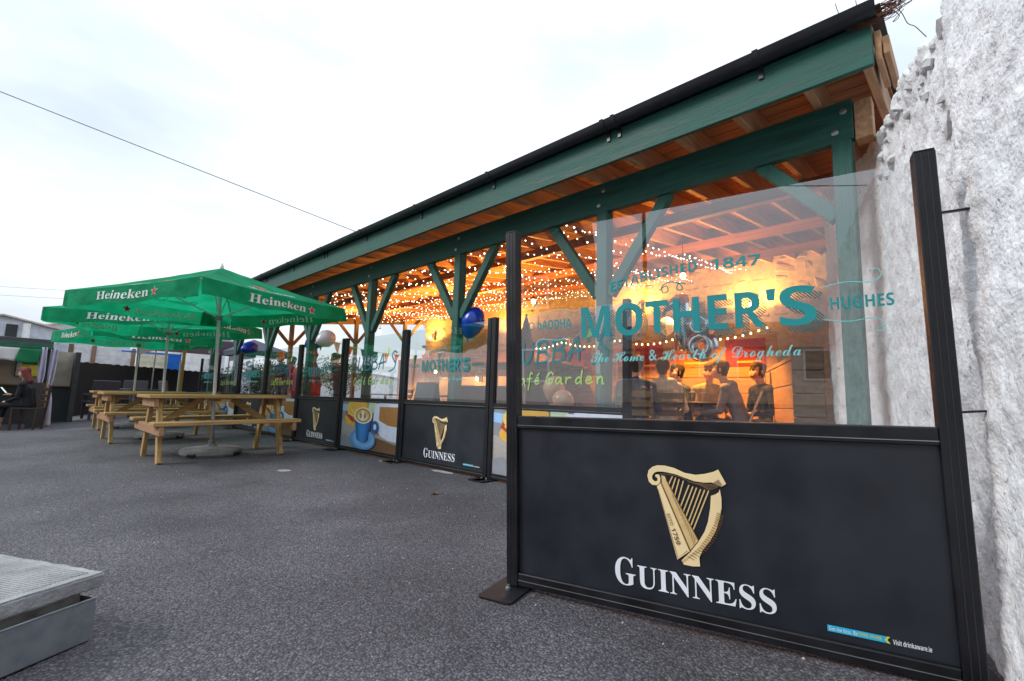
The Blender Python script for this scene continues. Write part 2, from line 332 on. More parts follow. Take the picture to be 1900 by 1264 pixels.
# ------------------------------------------------------------------ rough white wall on the right
WL = [(-2.2, -.98), (1.9, -.055), (3.66, .34), (5.05, .88)]
def wall_pt(s):
    for a, b in zip(WL, WL[1:]):
        L = math.hypot(b[0]-a[0], b[1]-a[1])
        if s <= L or b is WL[-1]:
            t = s/L; d = ((b[0]-a[0])/L, (b[1]-a[1])/L); return Vector((a[0]+(b[0]-a[0])*t, a[1]+(b[1]-a[1])*t, 0)), Vector((-d[1], d[0], 0))
        s -= L
def wall_top(x):
    pr = [(-2.2, 1.9), (1.33, 2.02), (1.9, 2.06), (2.24, 2.15), (2.83, 2.32), (3.73, 2.5), (6, 2.62)]
    for a, b in zip(pr, pr[1:]):
        if x <= b[0]: return a[1]+(b[1]-a[1])*(x-a[0])/(b[0]-a[0])
    return pr[-1][1]
WLEN = sum(math.hypot(b[0]-a[0], b[1]-a[1]) for a, b in zip(WL, WL[1:]))
ss = []; s_ = 0.0
while s_ < WLEN-.002: ss.append(s_); s_ += .05 if s_ < 2.6 else .0105
ss.append(WLEN)
NZ, NT = 190, 22
V = []; N1 = len(ss); NV = NZ+NT+6
for s_ in ss:
    p, nr = wall_pt(s_); top = wall_top(p.x)
    top += .05*noise.noise(Vector((p.x*5, 3.3, 0)))+.025*noise.noise(Vector((p.x*17, 1.1, 0)))
    for j in range(NV):
        if j <= NZ: z = -.12+(top+.12)*j/NZ; back = 0.0
        elif j <= NZ+NT: back = .42*(j-NZ)/NT; z = top+.05*math.sin(math.pi*(j-NZ)/NT)
        else: back = .42; z = top*(1-(j-NZ-NT)/6.0)-.1
        q = Vector((p.x, p.y, z))
        k = Vector((q.x, q.y+back, q.z))
        h = .020*noise.noise(k*1.7)+.012*noise.noise(k*5.1)+.010*noise.noise(k*13)+.006*abs(noise.noise(k*27))+.005*noise.noise(k*48)
        rough_edge = sst((z-(top-.42))/.42)*sst((p.x-1.9)/.5) if back == 0 else 1
        if rough_edge > 0: h += rough_edge*(.040*max(0, .55-noise.voronoi(k*13)[0][0])-.012)
        # the buttress step nearest the camera: the face right of the vertical crack stands proud
        h += .022*(1-sst((p.x-1.90-.05*z+.02*noise.noise(Vector((0, 0, z*3))))/.045))
        h -= .012*math.exp(-((p.x-1.955+.03*z)/.012)**2)
        if back > 0 and j > NZ+NT: h *= -1
        V.append(q+nr*(h-back)+(Vector((0, 0, h*.8)) if NZ < j <= NZ+NT else Vector()))
F = [(i*NV+j, (i+1)*NV+j, (i+1)*NV+j+1, i*NV+j+1) for i in range(N1-1) for j in range(NV-1)]
wall_root = thing('old_wall', 'rough white limewashed stone wall along the right of the yard', 'wall')
mb = MB(); mb.add(V, F); mb.build('limewash_face', 'limewash', wall_root, smooth=180, recalc=False)
M['bare_stone'] = mat('bare_stone', (.78, .78, .79), (.66, .66, .66), rough=.9, vs=9, bump=.6, bs=40, lo=.3, hi=.7)
sm = []
for k in range(6):
    mb = MB(); mb.box(-1, 1, -1, 1, -1, 1, .45)
    mb.v = [tuple(Vector(v)*(1+.6*noise.noise(Vector(v)*1.3+Vector((k*9, 0, 0))))) for v in mb.v]
    o = mb.build('stone', 'bare_stone', smooth=25); sm.append(o.data); bpy.data.objects.remove(o)
rs = random.Random(3)
for i in range(30):
    x = 2.0+1.55*rs.random(); f = (x-1.9)/1.9
    p = None
    s_ = (math.hypot(4.1, .925) if x > 1.9 else 0)+(x-1.9)*math.hypot(1.76, .395)/1.76
    p, nr = wall_pt(s_); top = wall_top(p.x)
    z = top-.055-rs.random()**1.6*.34*(1.25-.5*f)
    o = bpy.data.objects.new('stone', sm[i % 6]); COL.objects.link(o); o.parent = wall_root
    o.location = (p.x, p.y, z) ; o.location += nr*(-.018+.010*rs.random())
    a = .012+.022*rs.random()**1.7; o.scale = (a*1.5, a*.9, a*.8); o.rotation_euler = (rs.uniform(-.5, .5), rs.uniform(-.6, .6), rs.uniform(-.6, .6))

# ------------------------------------------------------------------ timber shelter
XB = 3.60
PY = [.50, 2.33, 4.39, 6.45, 8.51, 10.57, 12.63, 14.69]
XBACK = 10.5; SLOPE = .132; RAF0 = 2.715       # underside of rafters at X = 3.15
def raf(x): return RAF0+(x-3.15)*SLOPE
Y0R, Y1R = .27, 15.0
sh = thing('timber_shelter', 'long open-fronted timber shelter with dark green posts and beam and black gutter', 'shelter')
mb = MB(); mb.box(-.055, .055, -.055, .055, 0, 2.47, .006); pmesh = mb.build('post', 'green_post', sh).data
first = True
for o in list(bpy.data.objects):
    if o.name == 'post': o.location = (XB, PY[0], .02)
for y in PY[1:]:
    o = bpy.data.objects.new('post', pmesh); COL.objects.link(o); o.parent = sh; o.location = (XB, y, .02)
bm_ = {}
for sg in (-1, 1):
    mb = MB(); mb.bar((0, sg*.06, 1.70), (0, sg*.62, 2.49), .075, .095, up=(0, -sg*.8, .56), ch=.005)
    o = mb.build('brace', 'green_post'); bm_[sg] = o.data; bpy.data.objects.remove(o)
for i, y in enumerate(PY):
    for sg in (-1, 1):
        if i == 0 or (i == 7 and sg == 1): continue
        o = bpy.data.objects.new('brace', bm_[sg]); COL.objects.link(o); o.parent = sh; o.location = (XB+.005, y, -.001)
mb = MB(); mb.bar((XB+.005, PY[0]+.05, 1.98), (XB+.005, PY[0]+.50, 2.49), .075, .095, up=(0, -.7, .6), ch=.005); mb.build('brace', 'green_post', sh)
mb = MB(); mb.box(XB-.058, XB+.0, .43, 15.0, 2.47, 2.745, .004); mb.build('beam', 'green_paint', sh)
mb = MB(); mb.box(XB+.012, XB+.07, .46, 15.0, 2.5, 2.73, .004); o = mb.build('inner_beam', 'green_paint', sh)
for y in PY:
    for dz in (.07, .2):
        mb = MB(); mb.lathe([(.0, -.004), (.021, -.004), (.021, .003), (.013, .007), (0, .007)], 12); mb.v = [(-v[2], v[0], v[1]) for v in mb.v]
        o = mb.build('bolt', 'bolt', sh, smooth=40); o.location = (XB-.060, y+(.03 if dz < .1 else -.02), 2.47+dz)
mb = MB(); mb.box(3.148, 3.18, Y0R, Y1R, 2.68, 2.945, .004); mb.build('fascia', 'green_paint', sh)
# gutter: half-round, with brackets and unions
gx, gz, gr_ = 3.088, 2.985, .057
mb = MB(); prof = [(math.cos(a), math.sin(a)) for a in [math.pi+math.pi*k/12 for k in range(13)]]
ring = [(gx+gr_*c, gz+gr_*s) for c, s in prof]+[(gx+(gr_-.006)*c, gz+(gr_-.006)*s) for c, s in prof[::-1]]
ring[0] = (gx-gr_-.006, gz+.004); n_ = len(ring)
gy = [Y0R-.03, Y1R+.03]
mb.add([(x, y, z) for y in gy for x, z in ring], [(k, (k+1) % n_, n_+(k+1) % n_, n_+k) for k in range(n_)]+[tuple(range(n_))[::-1], tuple(range(n_, 2*n_))])
gut = mb.build('gutter', 'pvc_black', sh, smooth=35)
mb = MB(); ro = [(gr_+.007)*1.0]; ring2 = [(gx+(gr_+.006)*c, gz+(gr_+.006)*s) for c, s in prof]+[(gx+(gr_+.001)*c, gz+(gr_+.001)*s) for c, s in prof[::-1]]
n_ = len(ring2); ring2[0] = (gx-gr_-.012, gz+.010)
mb.add([(x, y, z) for y in (-.018, .018) for x, z in ring2], [(k, (k+1) % n_, n_+(k+1) % n_, n_+k) for k in range(n_)]+[tuple(range(n_))[::-1], tuple(range(n_, 2*n_))])
mb.box(3.135, 3.147, -.014, .014, 2.86, 2.99, 0)
o = mb.build('gutter_bracket', 'pvc_black', gut, smooth=35); gb = o.data; o.location = (0, .85, 0)
for y in (1.9, 2.0, 3.35, 4.6, 5.9, 7.1, 7.2, 8.4, 9.7, 11, 12.2, 12.35, 13.6, 14.7):
    o = bpy.data.objects.new('gutter_bracket', gb); COL.objects.link(o); o.parent = gut; o.location = (0, y, 0)
# rafters, boards, roof sheet
def rp(x, dz): return raf(x)+dz
mb = MB(); mb.bar((3.182, 0, rp(3.182, .1)), (XBACK+.1, 0, rp(XBACK+.1, .1)), .048, .2, ch=.004)
o = mb.build('rafter', 'rafter_wood', sh); rme = o.data; o.location = (0, Y0R+.04, 0)
y = .62
while y < Y1R-.02:
    o = bpy.data.objects.new('rafter', rme); COL.objects.link(o); o.parent = sh; o.location = (0, y, 0); y += .433
nb = 42; bw = (XBACK+.1-3.19)/nb
mb = MB(); mb.box(-bw/2+.004, bw/2-.004, Y0R, Y1R, 0, .018, .003); o = mb.build('ceiling_board', 'board_wood', sh); bme = o.data
for k in range(nb):
    x = 3.19+bw*(k+.5)
    oo = o if k == 0 else bpy.data.objects.new('ceiling_board', bme)
    if k: COL.objects.link(oo); oo.parent = sh
    oo.location = (x, 0, rp(x, .203)); oo.rotation_euler = (0, -math.atan(SLOPE), 0)
mb = MB(); yy = Y0R-.05; prof = []
while yy < Y1R+.05:
    prof += [(yy, 0), (yy+.10, 0), (yy+.118, .03), (yy+.152, .03), (yy+.17, 0)]; yy += .19
Vv = []
for x in (3.075, XBACK+.3):
    for t in (0, .004):
        Vv += [(x, py, rp(x, .27)+pz+t) for py, pz in prof]
n_ = len(prof)
mb.add(Vv, [(k, k+1, 2*n_+k+1, 2*n_+k) for k in range(n_-1)]+[(n_+k, n_+k+1, 3*n_+k+1, 3*n_+k) for k in range(n_-1)]+[(k, k+1, n_+k+1, n_+k) for k in range(n_-1)])
mb.build('roof_sheet', 'roof_sheet', sh)
# near end: exposed purlin ends and barge boards
for dy, x0, x1, a, b in ((-.02, 3.185, 3.62, .0, .17), (-.055, 3.2, 3.75, .03, .13)):
    mb = MB(); mb.bar((x0, Y0R+dy, rp(x0, (a+b)/2)), (x1, Y0R+dy, rp(x1, (a+b)/2)), .03, b-a, ch=.003); mb.build('barge_board', 'rafter_wood', sh)
mb = MB(); mb.box(XB-.05, XB+.06, .33, .425, 2.46, 2.72, .004); mb.build('packing_block', 'rafter_wood', sh)
# far gable: bare timber posts, braces and tie
for x in (5.62, 7.71, 9.6):
    mb = MB(); mb.box(x-.055, x+.055, 14.66, 14.77, 0.02, raf(x)-.0, .005); mb.build('gable_post', 'post_wood', sh)
    for sg in (-1, 1):
        mb = MB(); mb.bar((x+sg*.05, 14.70, raf(x)-.85), (x+sg*.75, 14.70, raf(x+sg*.75)-.02), .06, .09, ch=.004); mb.build('gable_brace', 'post_wood', sh)
mb = MB(); mb.bar((3.7, 14.86, raf(3.7)-.11), (XBACK, 14.86, raf(XBACK)-.11), .08, .2, ch=.005); mb.build('gable_tie', 'post_wood', sh)
# interior purlin lines seen through the front glass
for x in (5.2, 7.0, 8.8):
    mb = MB(); mb.box(x-.045, x+.045, .6, 14.6, raf(x)-.13, raf(x)-.005, .004); mb.build('purlin', 'board_wood', sh)

# ------------------------------------------------------------------ stone wall at the back of the shelter
bw_root = thing('stone_wall', 'old rubble stone wall lit by lamps along the back of the shelter', 'wall')
mb = MB(); mb.box(XBACK-.035, XBACK+.5, -1.0, 14.6, 0, 3.95); mb.build('mortar_core', 'mortar', bw_root)
mb = MB(); rs = random.Random(11); z = .02
while z < 3.85:
    h = rs.uniform(.13, .26); y = -.9+rs.random()*.2
    while y < 14.5:
        w = rs.uniform(.18, .52); x = XBACK-.02-rs.random()*.035
        q = MB(); q.frame((x+.07, y+w/2, z+h/2), Vector((1, 0, 0)), Vector((rs.uniform(-.08, .08), 1, rs.uniform(-.16, .16))), Vector((0, rs.uniform(-.14, .14), 1)), .07, w/2*rs.uniform(.86, 1)-.006, min(h, 3.9-z)/2*rs.uniform(.8, 1.05)-.004, .05)
        q.v = [(a+.02*noise.noise(Vector((a, b, c))*7), b+.05*noise.noise(Vector((b, c, a))*7+Vector((5, 0, 0))), c+.05*noise.noise(Vector((c, a, b))*7+Vector((0, 9, 0)))) for a, b, c in q.v]
        mb.add(q.v, q.f); y += w
    z += h
tag(mb.build('rubble_stones', 'stone', bw_root), kind='stuff')
# ------------------------------------------------------------------ barrier panels
flat('white_print', (.72, .74, .80), .5); flat('gold', (.62, .43, .19), .45, vs=30); flat('gold_light', (.78, .60, .33), .45)
flat('gold_dark', (.16, .09, .035), .5); flat('teal', (.003, .22, .23), .45); flat('pale_teal', (.17, .50, .50), .5)
flat('lime', (.42, .66, .20), .5); flat('sky_blue', (.015, .40, .62), .5); flat('yellow_print', (.7, .6, .05), .5)
flat('blue_teal', (.02, .20, .24), .45)
def hatch():
    m = bpy.data.materials.new('hatch'); m.use_nodes = True
    n, l = m.node_tree.nodes, m.node_tree.links; b = n['Principled BSDF']; b.inputs['Base Color'].default_value = (.012, .12, .13, 1); b.inputs['Roughness'].default_value = .5
    t = n.new('ShaderNodeTexCoord'); w = n.new('ShaderNodeTexWave'); w.wave_type = 'BANDS'; w.bands_direction = 'DIAGONAL'; w.inputs['Scale'].default_value = 62
    mp_ = n.new('ShaderNodeMapping'); mp_.inputs['Scale'].default_value = (1, 0, 1); l.new(t.outputs['Object'], mp_.inputs[0]); l.new(mp_.outputs[0], w.inputs['Vector'])
    th = n.new('ShaderNodeMath'); th.operation = 'GREATER_THAN'; th.inputs[1].default_value = .5; l.new(w.outputs['Fac'], th.inputs[0])
    tr = n.new('ShaderNodeBsdfTransparent'); ms = n.new('ShaderNodeMixShader'); l.new(th.outputs[0], ms.inputs[0]); l.new(b.outputs[0], ms.inputs[1]); l.new(tr.outputs[0], ms.inputs[2])
    l.new(ms.outputs[0], n['Material Output'].inputs[0]); M['hatch'] = m
hatch()
HARP = {
'neck': [(0.593,0.489),(0.598,0.509),(0.612,0.522),(0.629,0.529),(0.656,0.53),(0.689,0.524),(0.724,0.51),(0.76,0.506),(0.791,0.512),(0.818,0.521),(0.834,0.53),(0.857,0.484),(0.842,0.474),(0.829,0.477),(0.812,0.485),(0.786,0.482),(0.754,0.484),(0.723,0.493),(0.695,0.502),(0.667,0.506),(0.648,0.508),(0.631,0.507),(0.619,0.502),(0.61,0.49),(0.611,0.478),(0.62,0.471),(0.63,0.475),(0.628,0.485),(0.621,0.489),(0.623,0.496),(0.635,0.497),(0.64,0.486),(0.638,0.469),(0.627,0.458),(0.61,0.458),(0.598,0.468)],
'shade': [(0.713,0.487),(0.75,0.482),(0.786,0.481),(0.812,0.484),(0.826,0.492),(0.834,0.526),(0.848,0.503),(0.857,0.484),(0.838,0.471),(0.811,0.458),(0.789,0.457),(0.758,0.464),(0.734,0.474)],
'plate': [(0.626,0.454),(0.641,0.469),(0.731,0.246),(0.688,0.211)],
'strip': [(0.643,0.495),(0.655,0.492),(0.66,0.48),(0.76,0.285),(0.733,0.25),(0.644,0.466)],
'pillar': [(0.807,0.44),(0.821,0.446),(0.832,0.454),(0.836,0.465),(0.84,0.435),(0.839,0.403),(0.832,0.371),(0.819,0.329),(0.798,0.29),(0.772,0.255),(0.761,0.23),(0.762,0.201),(0.738,0.197),(0.709,0.198),(0.702,0.211),(0.731,0.242),(0.757,0.277),(0.781,0.317),(0.794,0.353),(0.803,0.399)],
'pshade': [(0.839,0.403),(0.832,0.371),(0.819,0.329),(0.798,0.29),(0.767,0.253),(0.73,0.225),(0.707,0.203),(0.703,0.211),(0.735,0.236),(0.763,0.267),(0.791,0.307),(0.813,0.346),(0.827,0.379)]}
STR = [((0.681,0.493),(0.665,0.459)),((0.692,0.489),(0.675,0.44)),((0.704,0.485),(0.685,0.421)),((0.718,0.48),(0.694,0.402)),((0.736,0.468),(0.702,0.384)),((0.749,0.464),(0.71,0.367)),((0.761,0.461),(0.718,0.35)),((0.774,0.457),(0.726,0.334)),((0.787,0.456),(0.732,0.319)),((0.8,0.455),(0.738,0.303))]
PW = 1.468; YB = -.0095
def harp_print(parent):
    mb = MB(); P = lambda k, y: [(u, y, v) for u, v in HARP[k]]
    for a, b in STR: ribbon(mb, [a, b], .0042, YB, 0, sm=False)
    mb.poly(P('strip', YB-.0006), 0); mb.poly(P('plate', YB-.0010), 1); mb.poly(P('pillar', YB-.0014), 1)
    mb.poly(P('neck', YB-.0018), 1)
    # engraved shading: fine wavy dark lines over the hatched faces
    for k in range(6):
        t = .12+k*.15
        ribbon(mb, [(.722+.1*t+.0, .482-.018*t), (.765+.03*t, .479-.018*t), (.80+.01*t, .478-.02*t), (.832+.014*t, .498-.02*t)], .0016, YB-.0030, 2)
    mb.poly(P('pshade', YB-.0022), 0)
    for k in range(22):
        t = k/21; i = t*4; 
        a = [(.836, .385), (.826, .35), (.806, .305), (.778, .265), (.735, .228)]; j = min(int(i), 3); f = i-j
        c = (a[j][0]+(a[j+1][0]-a[j][0])*f, a[j][1]+(a[j+1][1]-a[j][1])*f)
        ribbon(mb, [(c[0]-.012, c[1]+.001), (c[0]+.008, c[1]-.008)], .0022, YB-.0030, 2, sm=False)
    for k in range(16):
        t = .25+.72*k/15
        c0 = (.648+(.735-.648)*t+.012, .462+(.252-.462)*t+.012); c1 = (.658+(.757-.658)*t-.004, .482+(.288-.482)*t)
        ribbon(mb, [c0, c1], .0013, YB-.0026, 2, sm=False)
    ribbon(mb, [(.642, .466), (.732, .246)], .004, YB-.0026, 2, sm=False)
    ribbon(mb, [(.629, .446), (.690, .217), (.722, .246)], .0016, YB-.0028, 2, sm=False)
    ribbon(mb, [(.660, .480), (.76, .287)], .003, YB-.0028, 2, sm=False)
    ribbon(mb, [(.64, .500), (.70, .497), (.75, .479), (.79, .478), (.83, .472)], .0022, YB-.0032, 2)
    # ESTD 1759 runs down the plate
    o0 = Vector((.659, .362)); ax = Vector((.700-.664, .250-.362)).normalized(); ay = Vector((-ax.y, ax.x))
    fn = lambda u, v: (o0.x+ax.x*u+ay.x*v, YB-.0032, o0.y+ax.y*u+ay.y*v)
    text_on(mb, 'ESTD', None, 0, .040, -.002, .0085, 0, 2, fn); text_on(mb, '1759', 'sans', .049, .105, -.004, .011, 0, 2, fn)
    mb.build('harp_emblem', ['gold', 'gold_light', 'gold_dark'], parent, recalc=False)
def guinness(parent):
    mb = MB()
    text_on(mb, 'G', 'serif', .462, .538, .089, .188, YB, 0)
    text_on(mb, 'UINNESS', 'serif', .545, .986, .091, .169, YB, 0)
    mb.build('lettering', 'white_print', parent, recalc=False); harp_print(parent)
    mb = MB(); mb.poly([(1.118, YB, .078), (1.262, YB, .078), (1.255, YB, .087), (1.262, YB, .096), (1.118, YB, .096)], 0)
    mb.poly([(1.262, YB-.0002, .078), (1.268, YB-.0002, .078), (1.261, YB-.0002, .087), (1.268, YB-.0002, .096), (1.262, YB-.0002, .096), (1.255, YB-.0002, .087)], 1)
    text_on(mb, 'Get the facts. Be', None, 1.122, 1.192, .082, .093, YB-.0006, 2); text_on(mb, 'DRINK AWARE', None, 1.195, 1.248, .083, .092, YB-.0006, 1)
    text_on(mb, 'Visit drinkaware.ie', 'sans', 1.274, 1.359, .078, .092, YB, 2)
    mb.build('advice_strip', ['sky_blue', 'yellow_print', 'white_print'], parent, recalc=False)
YG = -.0062
def mothers(parent):
    def word(name, m_, *args, **kw):
        mb = MB(); text_on(mb, *args, **kw); mb.build(name, m_, parent, recalc=False)
    y = YG-.0008
    word('lettering', 'teal', 'MOTHER', 'sans', .345, 1.000, 1.008, 1.135, y); word('lettering', 'teal', 'S', 'sans', 1.045, 1.149, 1.006, 1.138, y)
    mb = MB(); mb.poly([(1.012, y, 1.095), (1.032, y, 1.095), (1.036, y, 1.135), (1.008, y, 1.135)], 0); mb.build('apostrophe', 'teal', parent, recalc=False)
    word('lettering', 'teal', 'HUGHES', 'sans', 1.186, 1.345, 1.050, 1.089, y)
    word('lettering', 'teal', 'ESTABLISHED', 'sans', .47, .795, 1.197, 1.234, y, warp=lambda a: -.012+.042*math.sin(a*1.6))
    word('lettering', 'teal', '1847', 'sans', .842, .998, 1.217, 1.256, y, warp=lambda a: .008-.004*a)
    word('lettering', 'teal', 'Ó hAODHA', 'sans', .105, .303, 1.055, 1.102, y)
    word('letter_shading', 'hatch', 'MOTHER', 'sans', .364, 1.020, .988, 1.115, YG+.0004); word('letter_shading', 'hatch', 'S', 'sans', 1.065, 1.169, .986, 1.118, YG+.0004)
    word('script_lettering', 'pale_teal', 'The Home & Hearth of Drogheda', 'script', .383, 1.099, .892, .950, y)
    zc = 1.072
    for s in (1, -1):
        for pts in ([(1.165, zc+s*.052), (1.23, zc+s*.062), (1.29, zc+s*.056), (1.318, zc+s*.072), (1.312, zc+s*.094), (1.292, zc+s*.092)], [(.295, zc+s*.058), (.23, zc+s*.064), (.165, zc+s*.056), (.14, zc+s*.074), (.147, zc+s*.094), (.167, zc+s*.09)]):
            mb = MB(); ribbon(mb, pts, .0028, y, 0); mb.build('flourish', 'pale_teal', parent, recalc=False)
    mb = MB(); ribbon(mb, [(.66, 1.172), (.685, 1.185), (.69, 1.165), (.672, 1.16), (.67, 1.185), (.70, 1.198), (.735, 1.185), (.74, 1.165), (.722, 1.168), (.73, 1.19), (.752, 1.185)], .0045, y, 0); mb.build('flourish', 'teal', parent, recalc=False)
GL = {'B': [[(0, 0), (.08, 1)], [(-.05, .93), (.45, 1.02), (.72, .82), (.5, .6), (.12, .52)], [(.12, .52), (.6, .5), (.82, .25), (.6, .03), (-.05, .0)]],
      'U': [[(.05, 1), (-.02, .35), (.18, .02), (.5, .12), (.72, .6), (.78, 1.02)]], 'A': [[(-.05, 0), (.45, 1.02), (.62, -.02)], [(-.08, .33), (.85, .45)]],
      'S': [[(.85, .92), (.5, 1.0), (.2, .78), (.45, .52), (.75, .28), (.5, .0), (-.1, -.12)]],
      'C': [[(.8, .85), (.5, 1), (.12, .6), (.15, .12), (.5, 0), (.85, .2)]], 'a': [[(.7, .5), (.35, .55), (.1, .25), (.3, 0), (.65, .3), (.72, .5)], [(.72, .52), (.72, .1), (.9, .0)]],
      'f': [[(.75, .95), (.55, 1.02), (.42, .7), (.36, .0), (.25, -.45)], [(.05, .48), (.75, .55)]], 'e': [[(.1, .26), (.6, .36), (.55, .52), (.3, .55), (.1, .25), (.3, .0), (.75, .12)]],
      "'": [[(.3, .85), (.42, .72)]], 'G': [[(.85, .85), (.55, 1.02), (.12, .6), (.15, .1), (.5, 0), (.82, .15), (.85, .42)], [(.45, .42), (.95, .45)]],
      'r': [[(.15, .52), (.18, 0)], [(.18, .3), (.4, .52), (.7, .5)]], 'd': [[(.65, .45), (.35, .52), (.1, .22), (.3, 0), (.65, .25)], [(.78, 1.05), (.68, .3), (.75, 0)]],
      'n': [[(.12, .52), (.15, 0)], [(.15, .3), (.4, .54), (.62, .42), (.66, .0), (.8, .0)]]}
def hand(mb, word, u0, u1, v0, v1, hfac, w, mi, rise):
    y = YG-.0008; n = len(word); pitch = (u1-u0)/n
    for i, c in enumerate(word):
        if c == ' ': continue
        for k, st in enumerate(GL['e' if c == 'é' else c]):
            h = v1-v0; base = v0+rise*i/n
            ribbon(mb, [(u0+pitch*(i+.06+.86*a)+.05*h*b, base+h*b) for a, b in st], (w, w*.8), y-.0003*((k+i*3) % 7), mi)
        if c == 'é': ribbon(mb, [(u0+pitch*(i+.45), v0+rise*i/n+.72*(v1-v0)), (u0+pitch*(i+.75), v0+rise*i/n+.95*(v1-v0))], w*.8, y-.0025, mi)
def bubbas(parent):
    mb = MB(); hand(mb, 'BUBBA', .21, 1.08, 1.035, 1.215, 1, .026, 0, .035); hand(mb, 'S', 1.15, 1.33, 1.05, 1.265, 1, .024, 0, 0)
    mb.build('lettering', 'blue_teal', parent, recalc=False)
    mb = MB(); hand(mb, 'Café', .28, .62, .855, .955, 1, .016, 0, .015); hand(mb, 'Garden', .66, 1.27, .868, .965, 1, .017, 0, .005)
    mb.build('script_lettering', 'lime', parent, recalc=False); mb = MB()
    mb.poly([(1.085, YG-.001, 1.235), (1.10, YG-.001, 1.29), (1.13, YG-.001, 1.335), (1.142, YG-.001, 1.29), (1.125, YG-.001, 1.245)])
    mb.build('leaf_mark', 'lime', parent, recalc=False)
for k_, c_ in {'p_wood': (.36, .32, .29), 'p_grey': (.25, .26, .29), 'p_bun': (.75, .42, .06), 'p_bun2': (.82, .58, .12), 'p_red': (.45, .04, .03), 'p_blue': (.03, .22, .55), 'p_blued': (.02, .10, .32), 'p_pale': (.30, .52, .80), 'p_cream': (.80, .74, .62), 'p_cof': (.40, .20, .07), 'p_cake': (.42, .19, .05), 'p_white': (.70, .74, .86), 'p_brown': (.17, .09, .04), 'p_edge': (.55, .66, .45)}.items(): flat(k_, c_, .4, vs=12)
for k in range(12):
    f = math.sin(math.pi*(k+.6)/12.5)**1.5; flat('p_blue%d' % k, (.010+.03*f, .075+.17*f, .25+.36*f), .4)
for k in range(8): f = k/7; flat('p_sau%d' % k, (.06+.28*f, .26+.30*f, .58+.24*f), .4)
for k in range(6): f = (k*37 % 6)/6; flat('p_grain%d' % k, (.30+.14*f, .27+.13*f, .25+.12*f), .45, vs=25, stretch=(.3, 1, 6))
def coffee(parent):
    U0, U1, V0, V1 = .052, PW-.052, .052, .638
    mb = MB(); NB = 12; names = ['p_wood', 'p_grey', 'p_bun', 'p_bun2', 'p_red', 'p_blue', 'p_blued', 'p_pale', 'p_cream', 'p_cof', 'p_cake', 'p_white', 'p_brown', 'p_edge', 'lime']+['p_blue%d' % k for k in range(12)]+['p_sau%d' % k for k in range(8)]+['p_grain%d' % k for k in range(6)]
    L = [0]
    def put(pts, m):
        L[0] += 1; y = YB+.001-.00035*L[0]
        mb.poly([(U0+(U1-U0)*max(0, min(1, s)), y, V0+(V1-V0)*max(0, min(1, t))) for s, t in pts], names.index(m))
    def el(cx, cy, rx, ry, m, a0=0, a1=360, n=36): put([(cx+rx*math.cos(R(a0+(a1-a0)*k/n)), cy+ry*math.sin(R(a0+(a1-a0)*k/n))) for k in range(n+(a1-a0 < 360))], m)
    put([(0, 0), (1, 0), (1, 1), (0, 1)], 'p_wood'); [put([(0, .10*k), (.9-.05*k, .10*k-.28), (1, .10*k-.2), (1, .10*k-.1), (0, .10*k+.10)], 'p_grain%d' % (k % 6)) for k in range(9)]; put([(0, .0), (.42, 0), (.10, .28), (0, .22)], 'p_grey'); put([(0, .62), (.12, .55), (.2, .8), (.1, 1), (0, 1)], 'p_grey')
    put([(.0, .80), (.08, .78), (.10, .93), (0, .95)], 'p_pale')
    put([(.66, .28), (1, .18), (1, 0), (.45, 0), (.6, .1)], 'p_brown')
    put([(.5, 1), (.64, 1), (.6, .8), (.5, .7)], 'p_edge')
    el(.22, .62, .16, .15, 'p_bun'); put([(.07, .72), (.10, .82), (.24, .63), (.27, .55), (.2, .56)], 'p_red'); el(.14, .74, .03, .035, 'p_bun2'); [el(.29+.008*k, .86+.012*k, .20-.022*k, .20-.022*k, 'p_bun' if k % 2 else 'p_bun2') for k in range(5)]; el(.33, .95, .16, .13, 'p_bun')
    put([(.62, .98), (.74, .98), (.70, .60), (.60, .62)], 'p_white')
    put([(.60, .62), (.72, .9), (.76, .62), (1, .54), (1, .24), (.86, .25), (.74, .32), (.66, .46)], 'p_white')
    put([(.70, .98), (.70, .64), (.86, .55), (1, .54), (1, .98)], 'p_cake'); put([(.68, .92), (1, .93), (1, 1), (.68, 1)], 'p_white')
    for k in range(30): a, b = rnd.uniform(.72, .98), rnd.uniform(.6, .9); put([(a, b), (a+.014, b+.004), (a+.01, b+.016)], 'p_cof' if k % 2 else 'p_bun')
    [el(.44+.006*k, .21+.006*k, .23-.014*k, .22-.013*k, 'p_sau%d' % (k if k < 5 else 9-k)) for k in range(8)]; el(.455, .235, .10, .09, 'p_blue1')
    el(.655, .50, .062, .125, 'p_blued'); el(.655, .50, .024, .06, 'p_white')
    for k in range(12):     # round side of the cup, band by band
        f0, f1 = k/12, (k+1)/12; T = lambda f: (.278+.324*f, .70-.02*f); Bt = lambda f: (.335+.205*f, .20-.05*math.sin(math.pi*f))
        put([T(f0), T(f1+.002), Bt(f1+.002), Bt(f0)], 'p_blue%d' % (k if k else 1))
    el(.44, .715, .165, .175, 'p_cream'); el(.44, .72, .138, .148, 'p_cof'); el(.44, .715, .115, .122, 'p_bun')
    el(.44, .69, .085, .085, 'p_cream'); el(.44, .70, .06, .05, 'p_cof', 180, 360); el(.44, .715, .05, .07, 'p_cream'); el(.40, .71, .02, .06, 'p_cof'); el(.48, .71, .02, .06, 'p_cof'); el(.44, .78, .028, .05, 'p_cream')
    mb.build('coffee_print', names, parent, recalc=False)
